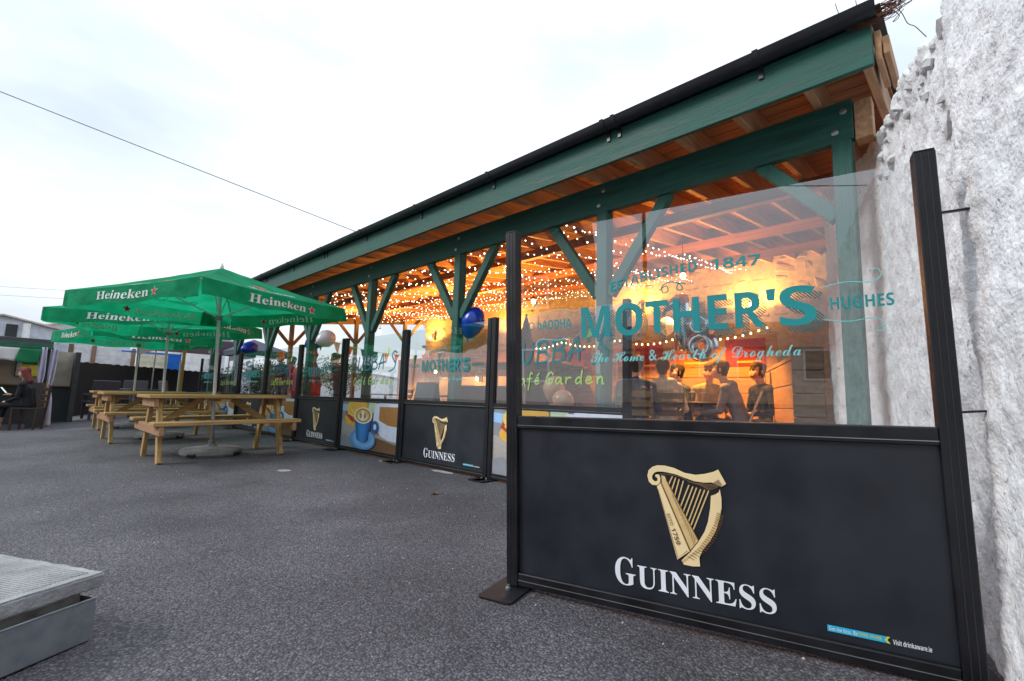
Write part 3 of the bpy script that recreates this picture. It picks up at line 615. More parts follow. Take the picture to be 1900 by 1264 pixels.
def panel(label, kind, loc, basis=None, group='cafe barrier panels'):
    t = thing('barrier_panel', label, 'barrier', loc, group=group)
    if basis: t.matrix_world = basis
    else: t.rotation_euler = (0, 0, -math.pi/2)
    for u in (0, PW-.052):
        mb = MB(); mb.box(u, u+.052, -.026, .026, 0, 1.5, .003); p = mb.build('post', 'frame_black', t)
        mb = MB(); mb.box(u+.016, u+.019, -.0272, -.0262, .0, 1.495); mb.box(u+.033, u+.036, -.0272, -.0262, 0, 1.495); mb.build('groove', 'pvc_black', p)
        mb = MB(); mb.box(u+.001, u+.051, -.025, .025, 1.5005, 1.505, .002); mb.build('cap', 'pvc_black', p)
        mb = MB(); c = u+.026
        mb.add([(c+a*.075+.012*dx, b*.17+.012*dy, z) for z in (-.011, -.002) for a, b, dx, dy in ((-1, -1, 1, 0), (1, -1, -1, 0), (1, -1, 0, 1), (1, 1, 0, -1), (1, 1, -1, 0), (-1, 1, 1, 0), (-1, 1, 0, -1), (-1, -1, 0, 1))], [tuple(range(8))[::-1], tuple(range(8, 16))]+[(k, (k+1) % 8, 8+(k+1) % 8, 8+k) for k in range(8)])
        ft = mb.build('foot_plate', 'frame_black', t)
        mb = MB(); mb.lathe([(0, -.002), (.011, -.002), (.011, .006), (.006, .008), (.006, .016), (0, .016)], 8, c=(c-.0, -.055, 0)); mb.build('bolt', 'bolt', ft, smooth=40)
    for nm, z0, z1 in (('middle_rail', .641, .692), ('bottom_rail', .004, .054)):
        mb = MB(); mb.box(.0525, PW-.0525, -.022, .022, z0, z1, .003); r = mb.build(nm, 'frame_black', t)
        mb = MB(); zz = z0+.012 if nm == 'middle_rail' else z0+.022; mb.box(.054, PW-.054, -.0242, -.0225, zz, zz+.0022); mb.build('trim_line', 'bolt', r)
    mb = MB(); mb.box(.0525, PW-.0525, -.006, .006, .0545, .6405); mb.build('board', 'board_black', t)
    mb = MB(); mb.box(.0525, PW-.0525, -.003, .003, .6925, 1.482); mb.build('glass_pane', 'glass', t)
    if kind == 'g': guinness(t); mothers(t)
    else: coffee(t); bubbas(t)
    return t
A_ = Vector((1.523, 1.443, -.02)); du = Vector((.23278, -.97234, .01923)).normalized(); dv = Vector((-.03666, .01133, .99926)); dv = (dv-du*dv.dot(du)).normalized(); dn = dv.cross(du)
Bm = Matrix(((du.x, dn.x, dv.x, A_.x), (du.y, dn.y, dv.y, A_.y), (du.z, dn.z, dv.z, A_.z), (0, 0, 0, 1)))
front = panel('large nearest black-framed barrier with harp board, angled against the white wall', 'g', A_, Bm)
for z, L in ((1.312, .07), (.735, .06)):
    mb = MB(); mb.bar((PW, .0, z), (PW+L, .012, z+.004), .014, .006, ch=.001); mb.build('wall_tie', 'frame_black', front)
XR, YR0, WR = 3.124, 3.268, 1.481
rowl = [('b', 'barrier with coffee cup picture half hidden behind the nearest barrier'), ('g', 'harp-board barrier in the row, second from the nearest end'), ('b', 'barrier with fully visible coffee cup picture, third along the row'),
        ('g', 'harp-board barrier beside the right end of the near picnic table'), ('b', 'coffee picture barrier behind the right legs of the near picnic table'), ('g', 'harp-board barrier seen beneath the near picnic tabletop'),
        ('b', 'small distant coffee picture barrier behind the parasol pole'), ('g', 'farthest barrier panel at the end of the row by the black fence')]
for k, (kd, lb) in enumerate(rowl):
    panel(lb, kd, (XR+.004*((k*7) % 3-1), YR0+(k)*WR-.006, .012))
# ------------------------------------------------------------------ parasols
M['canvas'] = mat('canvas', (.006, .30, .135), (.012, .42, .205), rough=.8, vs=4, bump=.6, bs=7, bdist=.04, transl=.55, spec=.25)
flat('print_white', (.78, .80, .78), .6, transl=.25); flat('print_red', (.55, .02, .025), .6, transl=.25)
M['pole_white'] = mat('pole_white', (.62, .63, .64), (.5, .5, .52), rough=.35, vs=5, spec=.5)
M['pole_grey'] = mat('pole_grey', (.25, .26, .27), (.18, .18, .19), rough=.4, metal=.6)
M['concrete'] = mat('concrete', (.34, .335, .325), (.24, .235, .23), rough=.9, vs=6, bump=.5, bs=60)
M['concrete_dark'] = mat('concrete_dark', (.27, .268, .26), (.19, .188, .185), rough=.9, vs=8, bump=.5, bs=50)
def star(c, r, fn, mb, mi, rot=0.0):
    P = [fn(c[0]+(r if k % 2 == 0 else r*.42)*math.sin(2*math.pi*k/10+rot), c[1]+(r if k % 2 == 0 else r*.42)*math.cos(2*math.pi*k/10+rot)) for k in range(10)]
    mb.poly(P, mi)
def parasol(label, loc, rc, ph, zc, val, rise, tilt):
    t = thing('parasol', label, 'parasol', loc, (0, tilt, 0), group='green beer garden parasols')
    mb = MB(); mb.tube([(0, 0, .06), (0, 0, .42)], .0235, 12); mb.build('pole_sleeve', 'pole_grey', t, smooth=40)
    mb = MB(); mb.tube([(0, 0, .40), (0, 0, zc+rise-.03)], .019, 12); mb.build('pole', 'pole_white', t, smooth=40)
    mb = MB(); mb.lathe([(0, -.03), (.02, -.03), (.024, 0), (.012, .03), (.008, .05), (0, .055)], 10, c=(0, 0, zc+rise+.01)); mb.build('finial', 'pole_white', t, smooth=40)
    mb = MB(); mb.lathe([(0, 0), (.045, 0), (.045, .06), (0, .06)], 12, c=(0, 0, zc+rise-.14)); mb.build('hub', 'pole_grey', t, smooth=40); mb = MB(); mb.lathe([(0, 0), (.04, 0), (.04, .05), (0, .05)], 12, c=(0, 0, zc-.25)); mb.build('slider', 'pole_grey', t, smooth=40)
    C = [Vector((rc*math.cos(ph+k*math.pi/2), rc*math.sin(ph+k*math.pi/2), zc)) for k in range(4)]; ap = Vector((0, 0, zc+rise))
    n = 14; mbc = MB()
    for k in range(4):
        a, b = C[k], C[(k+1) % 4]; V = []; ids = {}; F = []
        for i in range(n+1):
            for j in range(i+1):
                e = a.lerp(b, j/i) if i else a
                s = i/n; p = ap.lerp(e, s)
                mid = 4*(j/i)*(1-j/i) if i else 0
                p = p+Vector((0, 0, -.05*math.sin(math.pi*s)*(.35+.65*mid)-.022*mid*s))
                p += Vector((0, 0, .006*noise.noise(Vector((p.x*6+k*7, p.y*6, 0)))))
                ids[(i, j)] = len(V); V.append(p)
        for i in range(n):
            for j in range(i+1):
                F.append((ids[(i, j)], ids[(i+1, j)], ids[(i+1, j+1)]))
                if j < i: F.append((ids[(i, j)], ids[(i+1, j+1)], ids[(i, j+1)]))
        mbc.add(V, F)
    cn = mbc.build('canopy', 'canvas', t, smooth=60, recalc=False)
    for k in range(4):
        mb = MB(); mb.bar(ap+Vector((0, 0, -.10)), C[k]+Vector((0, 0, -.025)), .014, .022); mb.build('rib', 'pole_white', t)
        mb = MB(); mb.bar(Vector((0, 0, zc-.22)), (ap+Vector((0, 0, -.10))).lerp(C[k]+Vector((0, 0, -.025)), .5), .012, .016); mb.build('strut', 'pole_white', t)
    for k in range(4):
        a, b = C[k], C[(k+1) % 4]; e = (b-a); L = e.length; e.normalize(); out = ((a+b)/2-Vector((0, 0, zc))).normalized()
        m_ = 40; V = []
        def vp(s, v, off=0.0, a=a, e=e, L=L, out=out, k=k):   # s along the edge, v down from the hem
            q = s/L; sag = -.022*4*q*(1-q)
            wav = .016*math.sin(s*9+k*2)*v/val+.03*(math.exp(-((s)/.10)**2)+math.exp(-((L-s)/.10)**2))*v/val*math.sin(s*38+k)
            return a+e*s+Vector((0, 0, sag-v+ (.012*math.sin(s*7.3+k)*v/val)))+out*(.012*v/val+wav+off)
        for i in range(m_+1):
            for j in range(4): V.append(vp(L*i/m_, val*j/3))
        mb = MB(); mb.add(V, [(i*4+j, (i+1)*4+j, (i+1)*4+j+1, i*4+j+1) for i in range(m_) for j in range(3)])
        vl = mb.build('valance', 'canvas', t, smooth=80, recalc=False)
        # corners k -> k+1 run anticlockwise seen from above: left to right seen from outside
        for side, off in ((1, .0045), (-1, -.0045)):
            mb = MB(); fn = lambda u, v, off=off: vp(u, val-v, off)
            w = L*.39; h = val*.52; uc = L*.26
            text_on(mb, 'Heineken', 'serif', uc, uc+w, val*.26, val*.26+h, 0, 0, fn, slant=.12)
            mb.build('lettering', 'print_white', vl, recalc=False); mb = MB()
            star((uc+w+h*1.05, val*.26+h*.42), h*.62, lambda u, v, off=off: vp(u, val-v, off*.9), mb, 0)
            star((uc+w+h*1.05, val*.26+h*.42), h*.50, lambda u, v, off=off: vp(u, val-v, off*1.25), mb, 1)
            mb.build('red_star', ['print_white', 'print_red'], vl, recalc=False)
        # small lettering and a red star on the canopy slope
        nrm = (b-a).cross(ap-a).normalized(); nrm = nrm if nrm.z > 0 else -nrm
        e2 = (ap-(a+b)/2); H = e2.length; e2.normalize(); mid = (a+b)/2
        mb = MB(); fn = lambda u, v: mid+e*u+e2*v+nrm*(.004-.036*math.sin(math.pi*max(0, min(1, 1-v/H)))*(.35+.65*max(0, 1-abs(u)/(L/2*(1-v/H)+.001)))-.02*(1-v/H))
        text_on(mb, 'Heineken', 'serif', -.32, .32, .16, .27, 0, 0, fn, slant=.12); mb.build('lettering', 'print_white', cn, recalc=False)
        mb = MB(); star((0, .42), .11, fn, mb, 0); mb.build('red_star', 'print_red', cn, recalc=False)
    return t
def parasol_base(label, x, y):
    z = G(x, y); b = thing('parasol_stand', label, 'parasol stand', (x, y, z), (0, -.02, .4), group='concrete parasol bases')
    mb = MB(); mb.lathe([(0, 0), (.30, 0), (.325, .03), (.322, .07), (.30, .085), (.06, .105), (.055, .125), (0, .125)], 32)
    mb.build('weight', 'concrete_dark', b, smooth=35)
    for a in (0, 1.57, 3.14, 4.71):
        mb = MB(); mb.box(.25, .345, -.05, .05, .012, .052, .01); o = mb.build('hand_hole', 'pvc_black', b); o.rotation_euler = (0, 0, a+.3)
    mb = MB(); mb.lathe([(.024, .10), (.036, .10), (.036, .17), (.024, .17)], 14); mb.build('socket', 'pole_grey', b, smooth=35)
for lab, x, y, rc, ph, zc, val, rise, tilt in (
        ('nearest green parasol, its pole rising through the near picnic table', 1.72, 6.655, 1.475, -1.93, 1.885, .178, .41, -.04),
        ('middle green parasol partly hidden behind the nearest one', 1.66, 9.27, 1.475, -1.45, 1.885, .185, .41, -.03),
        ('farthest green parasol beside the left kiosk roof', 1.68, 12.15, 1.5, -2.15, 1.87, .195, .41, -.02)):
    parasol(lab, (x, y, G(x, y)), rc, ph, zc, val, rise, tilt)
    parasol_base('round grey concrete base of the '+lab.split(',')[0].split(' partly')[0].split(' beside')[0], x, y)

# ------------------------------------------------------------------ picnic tables
M['pine'] = mat('pine', (.52, .32, .115), (.28, .16, .055), rough=.72, vs=4.5, stretch=(.6, 7, 7), bump=.25, bs=18, lo=.3, hi=.7)
M['pine_leg'] = mat('pine_leg', (.52, .32, .115), (.28, .16, .055), rough=.72, vs=4.5, stretch=(7, 7, .6), bump=.25, bs=18, lo=.3, hi=.7)
M['pine_end'] = mat('pine_end', (.40, .22, .11), (.28, .14, .065), rough=.75, vs=18, bump=.3, bs=60)
def picnic(label, x, y, rz=0.0):
    t = thing('picnic_table', label, 'picnic table', (x, y, G(x, y)), (0, -.02, rz), group='pine picnic tables')
    H = .72; L = 1.46
    for k in range(5):
        mb = MB(); yy = -.30+.15*k; mb.box(-L/2, L/2, yy-.069, yy+.069, H-.036, H, .004); mb.build('top_plank', 'pine', t)
    for sg in (-1, 1):
        for k in range(2):
            yy = sg*(.53+.125*k); mb = MB(); mb.box(-L/2, L/2, yy-.058, yy+.058, .405, .443, .004); mb.build('bench_plank', 'pine', t)
    for sx in (-1, 1):
        xx = sx*.61
        for sg in (-1, 1):
            mb = MB(); mb.bar((xx, sg*.44, 0.0), (xx, sg*.20, H-.038), .044, .094, up=(0, 1, 0), ch=.004); mb.build('leg', 'pine_leg', t)
        mb = MB(); mb.bar((xx+sx*.046, -.71, .355), (xx+sx*.046, .71, .355), .044, .095, ch=.004); b = mb.build('bench_bearer', 'pine_end', t)
        mb = MB(); mb.bar((xx+sx*.046, -.34, H-.085), (xx+sx*.046, .34, H-.085), .044, .09, ch=.004); b = mb.build('top_bearer', 'pine_end', t)
        mb = MB(); mb.lathe([(0, 0), (.012, 0), (.012, .005), (0, .006)], 8); mb.v = [(v[2]*sx+xx+sx*.068, v[0], v[1]+H-.085) for v in mb.v]; mb.build('bolt', 'bolt', b)
        mb = MB(); mb.bar((xx-sx*.03, 0, .37), (sx*.16, 0, H-.045), .044, .07, ch=.004); mb.build('brace', 'pine', t)
    mb = MB(); mb.box(-.05, .05, -.34, .34, H-.075, H-.038, .003); mb.build('batten', 'pine', t)
picnic('nearest pine picnic table with the parasol pole through its top', 1.73, 6.60)
picnic('middle pine picnic table behind the nearest one', 1.62, 9.22)
picnic('farthest pine picnic table nearest the black fence', 1.76, 12.1)

# ------------------------------------------------------------------ slab weight in a galvanised tray, bottom left
M['galv'] = mat('galv', (.33, .36, .39), (.24, .265, .29), rough=.42, metal=.55, vs=22, bump=.08, bs=120, rvar=.1)
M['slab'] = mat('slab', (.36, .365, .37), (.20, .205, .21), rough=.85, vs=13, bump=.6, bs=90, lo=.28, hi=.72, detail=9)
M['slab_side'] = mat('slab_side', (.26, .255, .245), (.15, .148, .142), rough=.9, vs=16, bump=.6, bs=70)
ORI = Vector((.253, 2.067, G(.25, 2.07)+.004)); ax_ = Vector((-.876, -.483, 0)); ay_ = Vector((-.483, .876, 0)).normalized()
ZR = math.atan2(ax_.y, ax_.x)
# local x along ax_ (towards bottom-left of the photo), local y = -ay_
tr_ = thing('metal_tray', 'shallow galvanised steel tray on the asphalt under paving slabs', 'tray', ORI, (0, 0, ZR))
S_ = .62
for nm, b in (('tray_side', (0, S_, 0, .004)), ('tray_side', (0, S_, -S_, -S_+.004)), ('tray_side', (0, .004, -S_+.0045, -.0005)), ('tray_side', (S_-.004, S_, -S_+.0045, -.0005))):
    mb = MB(); mb.box(b[0], b[1], b[2], b[3], 0, .125, .0015); mb.build(nm, 'galv', tr_)
mb = MB(); mb.box(.005, S_-.005, -S_+.005, -.001, 0, .004); mb.build('tray_floor', 'galv', tr_)
mb = MB(); mb.tube([(.0, .002, .125), (S_, .002, .125)], .004, 8); mb.build('rolled_edge', 'galv', tr_, smooth=60)
def rough_slab(x0, x1, y0, y1, z0, z1, amp, seed):
    bm = bmesh.new(); bmesh.ops.create_cube(bm, size=1.0)
    for v in bm.verts: v.co = Vector(((x0+x1)/2+v.co.x*(x1-x0), (y0+y1)/2+v.co.y*(y1-y0), (z0+z1)/2+v.co.z*(z1-z0)))
    bmesh.ops.bevel(bm, geom=bm.edges[:], offset=.006, segments=2, affect='EDGES')
    bmesh.ops.subdivide_edges(bm, edges=[e for e in bm.edges if e.calc_length() > .1], cuts=60, use_grid_fill=True)
    for v in bm.verts:
        k = v.co*1.0; v.co += Vector((noise.noise(k*22+Vector((seed, 0, 0))), noise.noise(k*24+Vector((0, seed, 0))), noise.noise(k*14+Vector((0, 0, seed)))*.4))*amp+Vector((noise.noise(k*75), noise.noise(k*80), 0))*amp*.5
    q = MB(); bm.verts.index_update(); q.add([v.co[:] for v in bm.verts], [[v.index for v in f.verts] for f in bm.faces]); bm.free(); return q
sl = thing('paving_slab', 'lower grey concrete paving slab lying inside the metal tray', 'slab', ORI, (0, 0, ZR), group='stacked slabs')
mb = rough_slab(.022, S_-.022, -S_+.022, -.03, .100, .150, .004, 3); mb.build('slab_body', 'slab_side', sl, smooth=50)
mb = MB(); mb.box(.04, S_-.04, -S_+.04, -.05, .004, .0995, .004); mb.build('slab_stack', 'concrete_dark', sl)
s2 = thing('paving_slab', 'top grey concrete paving slab with fine ribbed surface', 'slab', ORI, (0, 0, ZR), group='stacked slabs')
mb = rough_slab(-.018, S_+.01, -S_-.0, .006, .154, .200, .0045, 8); mb.build('slab_body', 'slab', s2, smooth=50)
mb = MB()
for k in range(54):
    xx = .012+k*.0110; mb.box(xx, xx+.0055, -S_+.03, -.03, .1995, .2015)
tag(mb.build('ribbed_surface', 'slab', s2), kind='stuff')

# ------------------------------------------------------------------ small marks on the asphalt
M['spill'] = mat('spill', (.42, .41, .40), (.20, .195, .19), rough=.9, vs=40)
M['leaf_dry'] = mat('leaf_dry', (.22, .10, .03), (.12, .05, .02), rough=.8, vs=20)
def ong(x, y):
    d = ray(x, y); t = (.02*(0-3.12)-CAM_H)/(d.z-.02*d.x); return CO+d*t
for nm, lab, cat, px, py, rx, ry, mm in (('mortar_patch', 'small pale mortar patch on the asphalt in front of the barriers', 'patch', 527, 874, .075, .06, 'spill'), ('mortar_patch', 'pale concrete edge strip below the coffee picture barrier', 'patch', 718, 858, .16, .05, 'spill'),
                                  ('mortar_patch', 'pale concrete edge strip below the second barrier in the row', 'patch', 820, 876, .17, .05, 'spill')):
    p = ong(px, py); mb = MB(); n = 18
    mb.add([(p.x+(rx if i < n else rx*.8)*0+(ry*math.cos(2*math.pi*i/n))*(1+.35*noise.noise(Vector((i*.9, px, 0)))), p.y+rx*math.sin(2*math.pi*i/n)*(1+.35*noise.noise(Vector((i*.8, px, 4)))), G(p.x, p.y)+.004) for i in range(n)], [tuple(range(n))])
    tag(mb.build(nm, mm, recalc=False), lab, cat)
p = ong(806, 918); mb = MB(); mb.add([(p.x+.045*a, p.y+.03*b, G(p.x, p.y)+.004+c) for a, b, c in ((-1, 0, .012), (-.3, .7, .004), (.5, .5, .010), (1, 0, .02), (.4, -.6, .004), (-.4, -.6, .012), (0, 0, .0))], [(6, k, (k+1) % 6) for k in range(6)])
tag(mb.build('dry_leaf', 'leaf_dry', recalc=False), 'single curled brown dry leaf lying on the asphalt', 'leaf')

# ------------------------------------------------------------------ overhead cables and rusty wire
M['cable'] = mat('cable', (.22, .22, .23), (.18, .18, .18), rough=.6); M['rust'] = mat('rust', (.16, .055, .025), (.09, .03, .015), rough=.85, vs=60)
def cable(lab, p, q, sag, r):
    n = 24; P_ = [Vector(p).lerp(Vector(q), i/n)-Vector((0, 0, sag*4*(i/n)*(1-i/n))) for i in range(n+1)]
    mb = MB(); mb.tube(P_, r, 6); tag(mb.build('overhead_cable', 'cable', smooth=60), lab, 'cable')
e = ray(660, 430); p1 = CO+e*9.6; e = ray(0, 170); p0 = CO+e*8.0; d_ = (p0-p1); cable('single overhead cable sloping across the sky down to the shelter roof', p1-d_*.12, p0+d_*.8, .0, .0075)
for y0, y1, lab in ((532, 541, 'upper of two thin distant cables left of the parasols'), (548, 556, 'lower of two thin distant cables left of the parasols')):
    a, b = CO+ray(-120, y0-8)*40, CO+ray(420, y1+14)*34; cable(lab, a, b, .05, .012)
wt = thing('wire_tangle', 'tangled rusty brown wire hanging at the right end of the gutter', 'wire', onx(1625, 26, 3.12))
rs = random.Random(5); mb = MB()
for k in range(15):
    pts = []; a0 = rs.random()*6.3; r_ = rs.uniform(.03, .085)
    for i in range(22):
        a = a0+i*.42; rr = r_*(1+.25*math.sin(i*1.3+k)); pts.append((.3*rr*math.sin(a*1.3), 1.6*rr*math.cos(a)-.01, .42*rr*math.sin(a)+.008*math.sin(i+k)))
    mb.tube(pts, .0022, 5)
mb.build('wire_coil', 'rust', wt, smooth=60)
for pts in ([(0, .1, .0), (-.03, .15, .04), (-.03, .17, .10), (-.02, .18, .16)], [(0, .05, .02), (-.02, .08, .09), (.0, .085, .14)], [(0, -.08, 0), (0, -.11, -.06), (.02, -.13, -.12), (.0, -.16, -.17), (.02, -.2, -.24)], [(0, -.05, .01), (0, -.13, .05), (.02, -.2, .12), (.02, -.24, .18)], [(0, -.06, 0), (0, -.10, -.07), (0, -.07, -.09), (0, -.12, -.04)]):
    mb = MB(); mb.tube(smooth_pts(pts, 4), .0022, 5); mb.build('loose_strand', 'rust', wt, smooth=60)
# ------------------------------------------------------------------ people
import numpy as np
for k_, c_ in {'skin': (.52, .30, .20), 'hair_dark': (.022, .014, .010), 'hair_brown': (.07, .038, .02), 'hair_red': (.12, .03, .022), 'cl_cream': (.62, .52, .40), 'cl_black': (.012, .012, .015), 'cl_navy': (.05, .05, .075),
               'cl_green': (.035, .05, .04), 'cl_khaki': (.34, .24, .10), 'cl_grey': (.16, .15, .17), 'cl_red': (.30, .03, .02), 'cl_jean': (.04, .055, .09), 'cl_shoe': (.03, .025, .022), 'cl_tan': (.32, .17, .09), 'cl_orange': (.55, .16, .04), 'eye': (.012, .010, .010), 'lips': (.32, .10, .085)}.items():
    M[k_] = mat(k_, c_, tuple(min(1, v*1.25) for v in c_), rough=.75 if k_ != 'skin' else .5, vs=14, bump=.55 if k_[:2] == 'cl' else .12, bs=13 if k_[:2] == 'cl' else 60, bdist=.035 if k_[:2] == 'cl' else .01, spec=.3)
def capsule_mesh(mb, p, q, a, b):
    p, q = Vector(p), Vector(q); d = q-p; L = d.length; d = d.normalized() if L > 1e-6 else Vector((0, 0, 1))
    pts, rs = [], []
    for k in range(4): t = math.pi/2*k/4; pts.append(p-d*a*math.cos(t)); rs.append(max(a*math.sin(t), .0012))
    for k in range(5): t = math.pi/2*k/4; pts.append(q+d*b*math.sin(t)); rs.append(max(b*math.cos(t), .0012))
    mb.tube(pts, rs, 10)
def person(label, loc, face, sit=True, top='cl_black', legs='cl_black', hair='hair_dark', lean=.08, head_turn=0.0, head_tilt=0.0, hands=((.2, .42, .78), (-.2, .42, .78)), long_hair=False, cap=None, hood=None, feet='cl_shoe', bare=0.0, scale=1.0, seat=.46, knee_y=.42, sleeves=True, ankle_y=None):
    scale *= .95 if sit else 1.0
    f = Vector((face[0], face[1], 0)).normalized(); t = thing('person', label, 'person', loc, (0, 0, math.atan2(-f.x, f.y)), group='people')
    t.scale = (scale,)*3
    caps = []; A = lambda p, q, a, b, m: caps.append((Vector(p), Vector(q), a, b, m))
    pz = seat+.09 if sit else .93
    pel = Vector((0, 0, pz)); nb = pel+Vector((0, lean*1.0, .50)); ch = pel+Vector((0, lean*.62, .32))
    for s in (-1, 1):
        A(pel+Vector((s*.065, 0, -.01)), pel+Vector((s*.06, lean*.3, .14)), .112, .100, legs if not sit else top)
        A(pel+Vector((s*.06, lean*.3, .14)), ch+Vector((s*.075, 0, .0)), .102, .112, top); A(ch+Vector((s*.075, 0, 0)), nb+Vector((s*.085, 0, -.085)), .112, .082, top)
        hip = pel+Vector((s*.09, .0, -.02))
        if sit: kn = Vector((s*.12, knee_y, seat+.055)); an = Vector((s*.13, (ankle_y if ankle_y is not None else knee_y+.03), .09))
        else: kn = Vector((s*.10, .03, .50)); an = Vector((s*.11, 0.0, .09))
        A(hip, kn, .088, .062, legs)
        if bare: md = kn.lerp(an, 1-bare); A(kn, md, .060, .050, legs); A(md, an, .046, .036, 'skin')
        else: A(kn, an, .060, .045, legs)
        A(an+Vector((0, -.03, -.045)), an+Vector((0, .13, -.055)), .042, .034, feet)
        sh_ = nb+Vector((s*.175, .0, -.075)); hd = Vector((-hands[0][0] if s < 0 and False else hands[0 if s > 0 else 1][0], hands[0 if s > 0 else 1][1], hands[0 if s > 0 else 1][2]))
        dv_ = hd-sh_; L = dv_.length; l1, l2 = .29, .26
        if L > l1+l2-.01: hd = sh_+dv_*((l1+l2-.012)/L); dv_ = hd-sh_; L = dv_.length
        x = (l1*l1-l2*l2+L*L)/(2*L); h = math.sqrt(max(0, l1*l1-x*x)); dn_ = dv_/L; pole = Vector((s*.45, -.35, -1)); pole = (pole-dn_*pole.dot(dn_)).normalized()
        el = sh_+dn_*x+pole*h
        A(nb+Vector((s*.09, 0, -.055)), sh_, .078, .068, top); A(sh_, el, .060, .048, top)
        A(el, el.lerp(hd, .92), .046, .034, top if sleeves else 'skin')
        fd = (hd-el).normalized(); sd = fd.cross(Vector((0, 0, 1))); sd = sd.normalized() if sd.length > .1 else Vector((1, 0, 0)); dn2 = sd.cross(fd)
        A(hd, hd+fd*.045, .032, .034, 'skin'); A(hd+fd*.02+sd*.02, hd+fd*.045-sd*.02, .026, .026, 'skin')
        for k in range(4):
            o_ = sd*(-.03+.02*k); l = (.032, .038, .036, .028)[k]; k1 = hd+fd*.062+o_; k2 = k1+fd*l*.9+dn2*(-.012 if dn2.z > 0 else .012); A(k1, k2, .0095, .0092, 'skin'); A(k2, k2+fd*l*.5+dn2*(-.02 if dn2.z > 0 else .02), .0092, .0085, 'skin')
        A(hd+fd*.01+sd*s*-.03, hd+fd*.04+sd*s*-.055, .012, .010, 'skin'); A(hd+fd*.04+sd*s*-.055, hd+fd*.062+sd*s*-.052, .010, .009, 'skin')
    A(nb+Vector((0, -.005, -.09)), nb+Vector((0, .0, -.02)), .10, .066, top)
    A(nb+Vector((0, .0, -.02)), nb+Vector((0, .02+lean*.1, .07)), .056, .052, 'skin')
    hc = nb+Vector((0, .035+lean*.15, .172)); Rh = Matrix.Rotation(head_turn, 3, 'Z') @ Matrix.Rotation(head_tilt, 3, 'X')
    hp = lambda x, y, z: hc+Rh @ Vector((x, y, z))
    A(hp(0, -.018, .035), hp(0, -.008, .035), .092, .092, 'head'); A(hp(0, .012, .0), hp(0, .018, -.035), .078, .066, 'head'); A(hp(0, .045, -.055), hp(0, .05, -.075), .047, .040, 'skin')
    A(hp(0, .086, .004), hp(0, .094, -.022), .009, .012, 'skin'); A(hp(-.024, .096, -.058), hp(.024, .096, -.058), .008, .008, 'lips')
    for s in (-1, 1):
        A(hp(s*.082, -.005, .012), hp(s*.080, -.008, -.022), .014, .011, 'skin'); A(hp(s*.032, .083, .014), hp(s*.032, .084, .014), .0085, .0085, 'eye'); A(hp(s*.018, .094, .034), hp(s*.05, .084, .036), .008, .007, hair)
        A(hp(s*.045, .06, -.02), hp(s*.035, .062, -.045), .035, .033, 'skin')
    A(hp(0, -.035, .055), hp(0, .02, .072), .088, .074, hair); A(hp(0, -.045, .01), hp(0, -.04, -.045), .078, .055, hair)
    if long_hair:
        for s in (-1, 0, 1): A(hp(s*.055, -.03, .03), hp(s*.075, -.045+.02*abs(s), -.19), .060, .055, hair)
    if cap: A(hp(0, -.012, .075), hp(0, .02, .07), .09, .086, cap); A(hp(-.03, .10, .058), hp(.03, .10, .058), .03, .03, cap)
    if hood: A(nb+Vector((-.09, -.07, -.03)), nb+Vector((.09, -.07, -.03)), .075, .075, hood); A(nb+Vector((-.05, -.09, -.10)), nb+Vector((.05, -.09, -.10)), .07, .07, hood)
    mb = MB()
    for p, q, a, b, m in caps: capsule_mesh(mb, p, q, a, b)
    o = mb.build('body', 'skin', t)
    md = o.modifiers.new('r', 'REMESH'); md.mode = 'VOXEL'; md.voxel_size = .0125; md.use_smooth_shade = True
    bpy.context.view_layer.update()
    me = bpy.data.meshes.new_from_object(o.evaluated_get(bpy.context.evaluated_depsgraph_get())); o.modifiers.clear()
    old = o.data; o.data = me; bpy.data.meshes.remove(old)
    bm = bmesh.new(); bm.from_mesh(me)
    for _ in range(2): bmesh.ops.smooth_vert(bm, verts=bm.verts, factor=.5, use_axis_x=True, use_axis_y=True, use_axis_z=True)
    bm.to_mesh(me); bm.free()
    nV = len(me.vertices); co = np.empty(nV*3, np.float32); me.vertices.foreach_get('co', co); co = co.reshape(-1, 3)
    # cloth folds
    cen = np.empty(len(me.polygons)*3, np.float32); me.polygons.foreach_get('center', cen); cen = cen.reshape(-1, 3)
    best = np.full(len(cen), 1e9); idx = np.zeros(len(cen), int)
    for i, (p, q, a, b, m) in enumerate(caps):
        p_, q_ = np.array(p), np.array(q); d = q_-p_; L2 = d@d+1e-9; tt = np.clip(((cen-p_)@d)/L2, 0, 1)
        ds = np.linalg.norm(cen-(p_+tt[:, None]*d), axis=1)-(a+(b-a)*tt)
        if m in ('eye', 'lips'): ds -= .001
        w = ds < best; best[w] = ds[w]; idx[w] = i
    names = []; mi = np.zeros(len(cen), int)
    hairline = np.array(hc)
    for i, c in enumerate(caps):
        m = 'skin' if c[4] == 'head' else c[4]
        if m not in names: names.append(m)
        mi[idx == i] = names.index(m)
    loc_ = (cen-hairline) @ np.array(Rh)            # head frame: crown, back and temples are hair, the face is skin
    onhead = np.isin(idx, [i for i, c in enumerate(caps) if c[4] == 'head'])
    hm = onhead & (((loc_[:, 1] < .030) & (loc_[:, 2] > -.050)) | (loc_[:, 2] > .066))
    if not cap: mi[hm] = names.index(hair)
    me.materials.clear()
    for m in names: me.materials.append(M[m])
    me.polygons.foreach_set('material_index', mi.astype(np.int32)); me.polygons.foreach_set('use_smooth', np.ones(len(cen), bool)); me.update()
    return t
def spot(px, py, dep, z=.02): p = at(px, py, dep*1.13); return (p.x, p.y, z)
